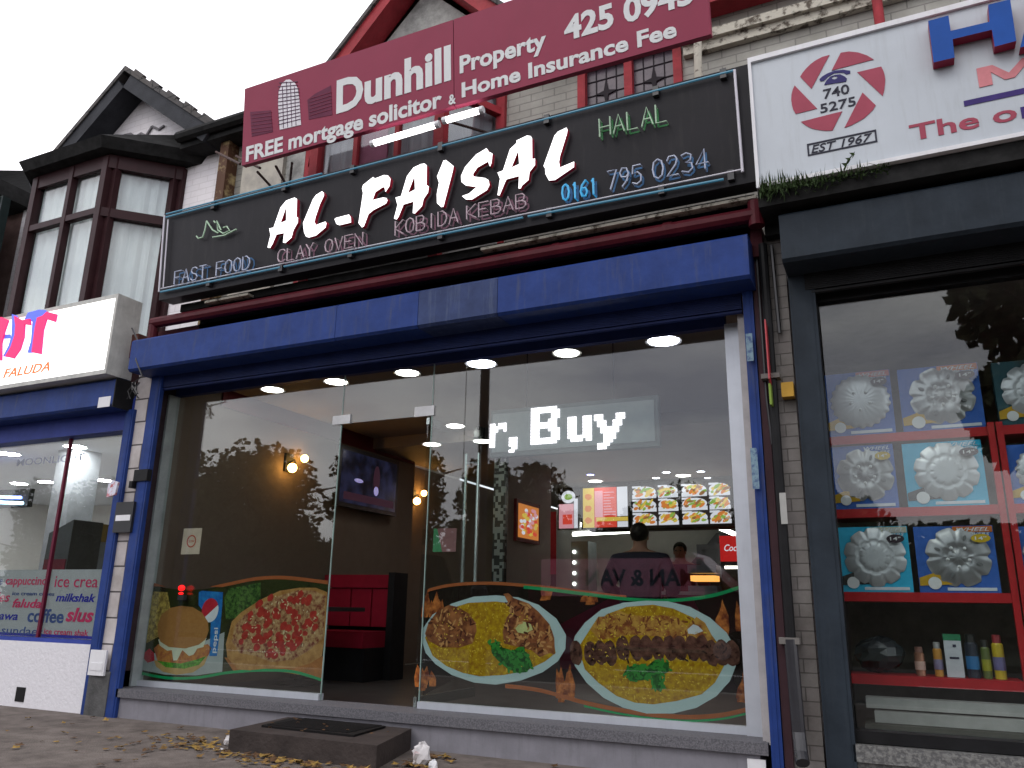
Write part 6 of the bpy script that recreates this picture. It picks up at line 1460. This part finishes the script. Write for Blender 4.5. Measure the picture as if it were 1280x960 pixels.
trim_box(1046, 1138, 658, 740, CY, 'oval', 'cyan boxed wheel trim at the left end of the third shelf', WHA, BKB)
trim_box(1146, 1247, 657, 745, NB, 'lobe', 'navy boxed wheel trim with orange strip on the third shelf', ORA, YB)
trim_box(1262, 1352, 553, 634, NB, 'spike', 'navy boxed trim cut by the right edge, second shelf', NB, YB)
trim_box(1272, 1360, 657, 745, NB, 'lobe', 'navy boxed trim cut by the right edge, third shelf', NB, YB)
trim_box(1245, 1335, 448, 538, mat('red_black_box', (.02, .07, .09), .5, col2=(.015, .02, .022), scale=4, ramp=(.35, .45)), 'oval', 'black and teal boxed wheel trim cut by the edge, top shelf', BKB, BKB)
# cans and bottles on the lower shelf
zc = zl[3] + .021
def can(px_, w_, h_, cols, label, kind='can', name='spray_can'):
    x = W(px_, 820, 5.62).x; y = .62; t = thing(name, (x, y, zc), label, 'can' if kind == 'can' else 'bottle')
    if kind == 'can':
        mb = MB(); mb.lathe([(w_, 0), (w_, h_ * .78), (w_ * .8, h_ * .82)], (x, y, zc), 16); mb.build('body', cols[0], t, smooth=False)
        mb = MB(); mb.lathe([(w_ * .75, h_ * .82), (w_ * .75, h_), (w_ * .6, h_ * 1.01)], (x, y, zc), 16); mb.build('cap', cols[1], t)
        mb = MB(); mb.lathe([(w_ + .001, h_ * .2), (w_ + .001, h_ * .5)], (x, y, zc), 16); mb.build('label_band', cols[2], t)
    else:
        mb = MB(); mb.box(x - w_, x + w_, y - .03, y + .03, zc, zc + h_ * .85); mb.build('body', cols[0], t)
        mb = MB(); mb.box(x - w_ - .001, x + w_ + .001, y - .031, y + .031, zc + h_ * .85, zc + h_); mb.build('cap', cols[1], t)
        mb = MB(); mb.box(x - w_ * .5, x + w_ * .6, y - .033, y - .03, zc + h_ * .42, zc + h_ * .47); mb.box(x, x + w_ * .4, y - .033, y - .03, zc + h_ * .7, zc + h_ * .76); mb.build('label_band', cols[2], t)
cm = lambda n, c: mat(n, c, .35, var=.15)
can(1149, .028, .16, (mat('copper_can', (.5, .25, .17), .25, .7), cm('copper_cap', (.2, .1, .08)), cm('copper_band', (.5, .35, .3))), 'copper coloured can left of the white bottle')
can(1172, .024, .19, (cm('orange_can', (.45, .22, .04)), cm('grey_cap', (.3, .3, .3)), cm('violet_band', (.2, .18, .3))), 'orange and violet can just left of the white bottle')
can(1192, .045, .24, (cm('white_bottle', (.45, .48, .52)), cm('green_cap', (.02, .18, .08)), cm('black_print2', (.05, .05, .08))), 'white bottle with green cap, largest on the lower shelf', 'bottle', 'polish_bottle')
can(1215, .034, .24, (cm('black_can', (.02, .025, .04)), cm('black_cap', (.02, .02, .02)), cm('blue_band', (.03, .15, .35))), 'black can with blue band right of the white bottle')
can(1232, .024, .21, (cm('green_can', (.10, .13, .04)), cm('dark_cap', (.03, .03, .03)), cm('lime_band', (.3, .3, .03))), 'slim green can between the black and yellow cans')
can(1248, .030, .24, (cm('yellow_can', (.5, .38, .03)), cm('red_cap', (.3, .04, .05)), cm('violet_can_band', (.15, .14, .3))), 'yellow can with violet base beside the red post')
for (y0_, y1_, nm, lab) in ((905, 918, 'upper', 'upper long white tube box on the window floor'), (922, 930, 'lower', 'lower long white tube box on the window floor')):
    a = W(1085, y0_, 5.42); b = W(1280, y0_ + 18, 5.42); z_ = a.z
    mb = MB(); zc0 = .33 + (.07 if nm == 'upper' else .0); mb.box(a.x + (.0 if nm == 'upper' else .05), .56, .36 + (.06 if nm == 'upper' else 0), .46 + (.06 if nm == 'upper' else 0), zc0, zc0 + .06)
    tag(mb.build('tube_box', mat('pale_tube_box', (.30, .30, .29), .5, var=.15)), lab, 'box', 'long tube boxes in the parts window')
mb = MB(); mb.box(rx0 + .05, 2.9, .3, .6, .2, .328); tag(mb.build('window_bed', mat('grey_bed', (.08, .08, .07), .8)), 'dark display bed under the long white tube boxes', 'ledge')
mb = MB(); pts = [(-.3, .9, zl[3] + .3), (-.15, .75, zl[3] + .22), (0.0, .7, zl[3] + .14)]
mb.ball((-.2, .68, zl[3] + .13), .12, 8, (1.2, .8, .85)); mb.v = [v + Vector((random.uniform(-.01, .01),) * 3) for v in mb.v]
tag(mb.build('plastic_bag', mat('dark_polythene', (.03, .035, .04), .25)), 'dark shiny plastic bundle at the left end of the lower shelf', 'bag')
# ================================================================== ACROSS THE ROAD (seen mirrored in the glass)
LEAF = mat('dark_foliage', (.095, .10, .05), .8, var=.5, scale=3)
BARK = mat('bark', (.08, .06, .05), .9)
def tree(x, y, h, r, label, n=2600):
    t = thing('street_tree', (x, y, 0), label, 'tree', 'trees across the road')
    rn = random.Random(int(x * 10) + 99)
    mb = MB(); mb.tube([(x, y, -.1), (x + .1, y, h * .3), (x, y + .1, h * .6), (x - .1, y, h * .85)], [.28, .22, .14, .04], 8)
    for k in range(7):
        a = k * 2.4; z0 = h * (.3 + .06 * k); mb.tube([(x, y, z0), (x + math.cos(a) * r * .45, y + math.sin(a) * r * .45, z0 + h * .15), (x + math.cos(a) * r * .8, y + math.sin(a) * r * .8, z0 + h * .2)], [.1, .06, .02], 6)
    mb.build('trunk', BARK, t)
    mb = MB(); cl = []
    for k in range(46):
        a = rn.uniform(0, 6.28); e = rn.uniform(-1.2, 1.3); q = rn.random() ** .4
        cl.append((Vector((x + math.cos(a) * r * .75 * q * math.cos(e), y + math.sin(a) * r * .75 * q * math.cos(e), h * .60 + math.sin(e) * h * .34 * q)), rn.uniform(.16, .30) * r))
    for i in range(n):
        c, cr_ = rn.choice(cl); d = Vector((rn.gauss(0, 1), rn.gauss(0, 1), rn.gauss(0, 1))).normalized() * cr_ * rn.random() ** .35; p = c + d
        a = Vector((rn.gauss(0, 1), rn.gauss(0, 1), rn.gauss(0, 1))).normalized() * .14; b = a.orthogonal().normalized() * .10
        mb.add([p - a, p + b, p + a, p - b], [(0, 1, 2, 3)])
    mb.build('crown', LEAF, t)
for (x, y, h, r, lab, n_) in ((-24, -20, 7.2, 4.4, 'broad leafy tree mirrored in the left pane', 14000), (-17.2, -20, 7.6, 3.2, 'rounded tree mirrored beside the television', 12000), (-31, -22, 7.0, 4.4, 'leafy tree mirrored at the left frame', 12000),
                          (-12.2, -20, 6.0, 3.0, 'low tree mirrored behind the mosaic pillar', 10000), (-7.0, -22, 4.8, 3, 'low tree mirrored beneath the LED board', 8000), (-2, -23, 4.6, 3, 'low tree mirrored near the right jamb', 8000), (-38, -22, 6.5, 4, 'leafy tree mirrored in the cafe window', 9000)):
    tree(x, y, h, r, lab, n_)
tree(3.75, -9.5, 9.8, 3.5, 'tall near tree mirrored in the car parts window', 26000)
mb = MB(); rn = random.Random(5)
for i in range(16000):
    p = Vector((rn.uniform(-46, 16), -25 + rn.uniform(-.8, .8), rn.random() ** .8 * 3.8)); a = Vector((rn.gauss(0, 1), rn.gauss(0, 1), rn.gauss(0, 1))).normalized() * .25; b = a.orthogonal().normalized() * .18
    mb.add([p - a, p + b, p + a, p - b], [(0, 1, 2, 3)])
mb.box(-46, 16, -25.4, -24.8, 0, 3.2)
tag(mb.build('hedge', LEAF), 'long dark hedge across the road, mirrored low in the glass', 'hedge', kind='stuff')
# maroon van parked opposite
vx0, vx1, vy = -7.6, -2.6, -11.3
vn = thing('parked_van', (-5.3, -12.2, -.13), 'maroon van lettered MAN & VAN, mirrored low in the right pane', 'van')
VM = mat('maroon_van_paint', (.22, .02, .05), .3, coat=.5)
mb = MB(); z0 = .2
prof = [(-1.0 + vx1, z0), (vx0, z0), (vx0, 2.0), (vx0 + .1, 2.1), (vx1 - 1.35, 2.1), (vx1 - .55, 1.35), (vx1, 1.15), (vx1 + .02, z0)]
mb.shape([prof], Plane(5 + vy, 0), 0, 1.8, 0)
mb.v = [Vector((v.x, v.y, v.z)) for v in mb.v]; mb.build('body', VM, vn)
class FaceBack:   # writing on the van side facing the shops (normal +y): mirrored across to read from the shop
    def __init__(s, y): s.y = y
    def p(s, u, v, off=0): return Vector((-u, s.y + off, v))
mb = MB(); mb.box(vx0 + .3, -3.7, vy, vy + .004, 1.2, 1.98); mb.build('side_panel', mat('pink_van_panel', (.55, .20, .28), .4), vn)
mb = MB(); fb = FaceBack(vy + .004); text(mb, 'MAN & VAN', fb, 3.88, 6.25, 1.42, .34, .004, bold=.03); mb.build('lettering', mat('black_van_vinyl', (.02, .02, .025), .5), vn)
mb = MB(); mb.hexa([Vector(v) for v in ((vx1 - 1.25, vy, 1.4), (vx1 - .65, vy, 1.4), (vx1 - .65, vy + .01, 1.4), (vx1 - 1.25, vy + .01, 1.4), (vx1 - 1.25, vy, 1.95), (vx1 - 1.15, vy, 1.95), (vx1 - 1.15, vy + .01, 1.95), (vx1 - 1.25, vy + .01, 1.95))]); mb.build('side_window', BLACKP, vn)
for x in (vx0 + .9, vx1 - .8):
    for y in (vy - .05, vy - 1.75):
        mb = MB(); mb.lathe([(.33, -.1), (.33, .1)], (x, y, .2), 20, 'y'); wh = mb.build('wheel', BLACK, vn); mb = MB(); mb.lathe([(.18, .1), (.18, -.11)], (x, y, .2), 16, 'y'); mb.build('rim', ALUD, wh)
# street lamp post opposite (dark upright mirrored in the glass)
lp_ = thing('street_lamp', (-5.62, -6.2, -.13), 'tall dark lamp post mirrored left of the LED board', 'street lamp')
mb = MB(); mb.tube([(-6.0, -5.9, -.13), (-6.0, -5.9, 1.2), (-6.0, -5.9, 1.25), (-6.0, -5.9, 6.5)], [.13, .13, .09, .07], 12); mb.build('column', BLACK, lp_)
mb = MB(); mb.tube([(-6.0, -5.9, 6.5), (-6.0, -6.3, 6.9), (-6.0, -7.2, 7.0)], .04, 8); mb.box(-6.1, -5.9, -7.8, -7.1, 6.95, 7.08); mb.build('lamp_head', ALUD, lp_)
for o in list(bpy.data.objects):
    if '_o' in o: del o['_o']
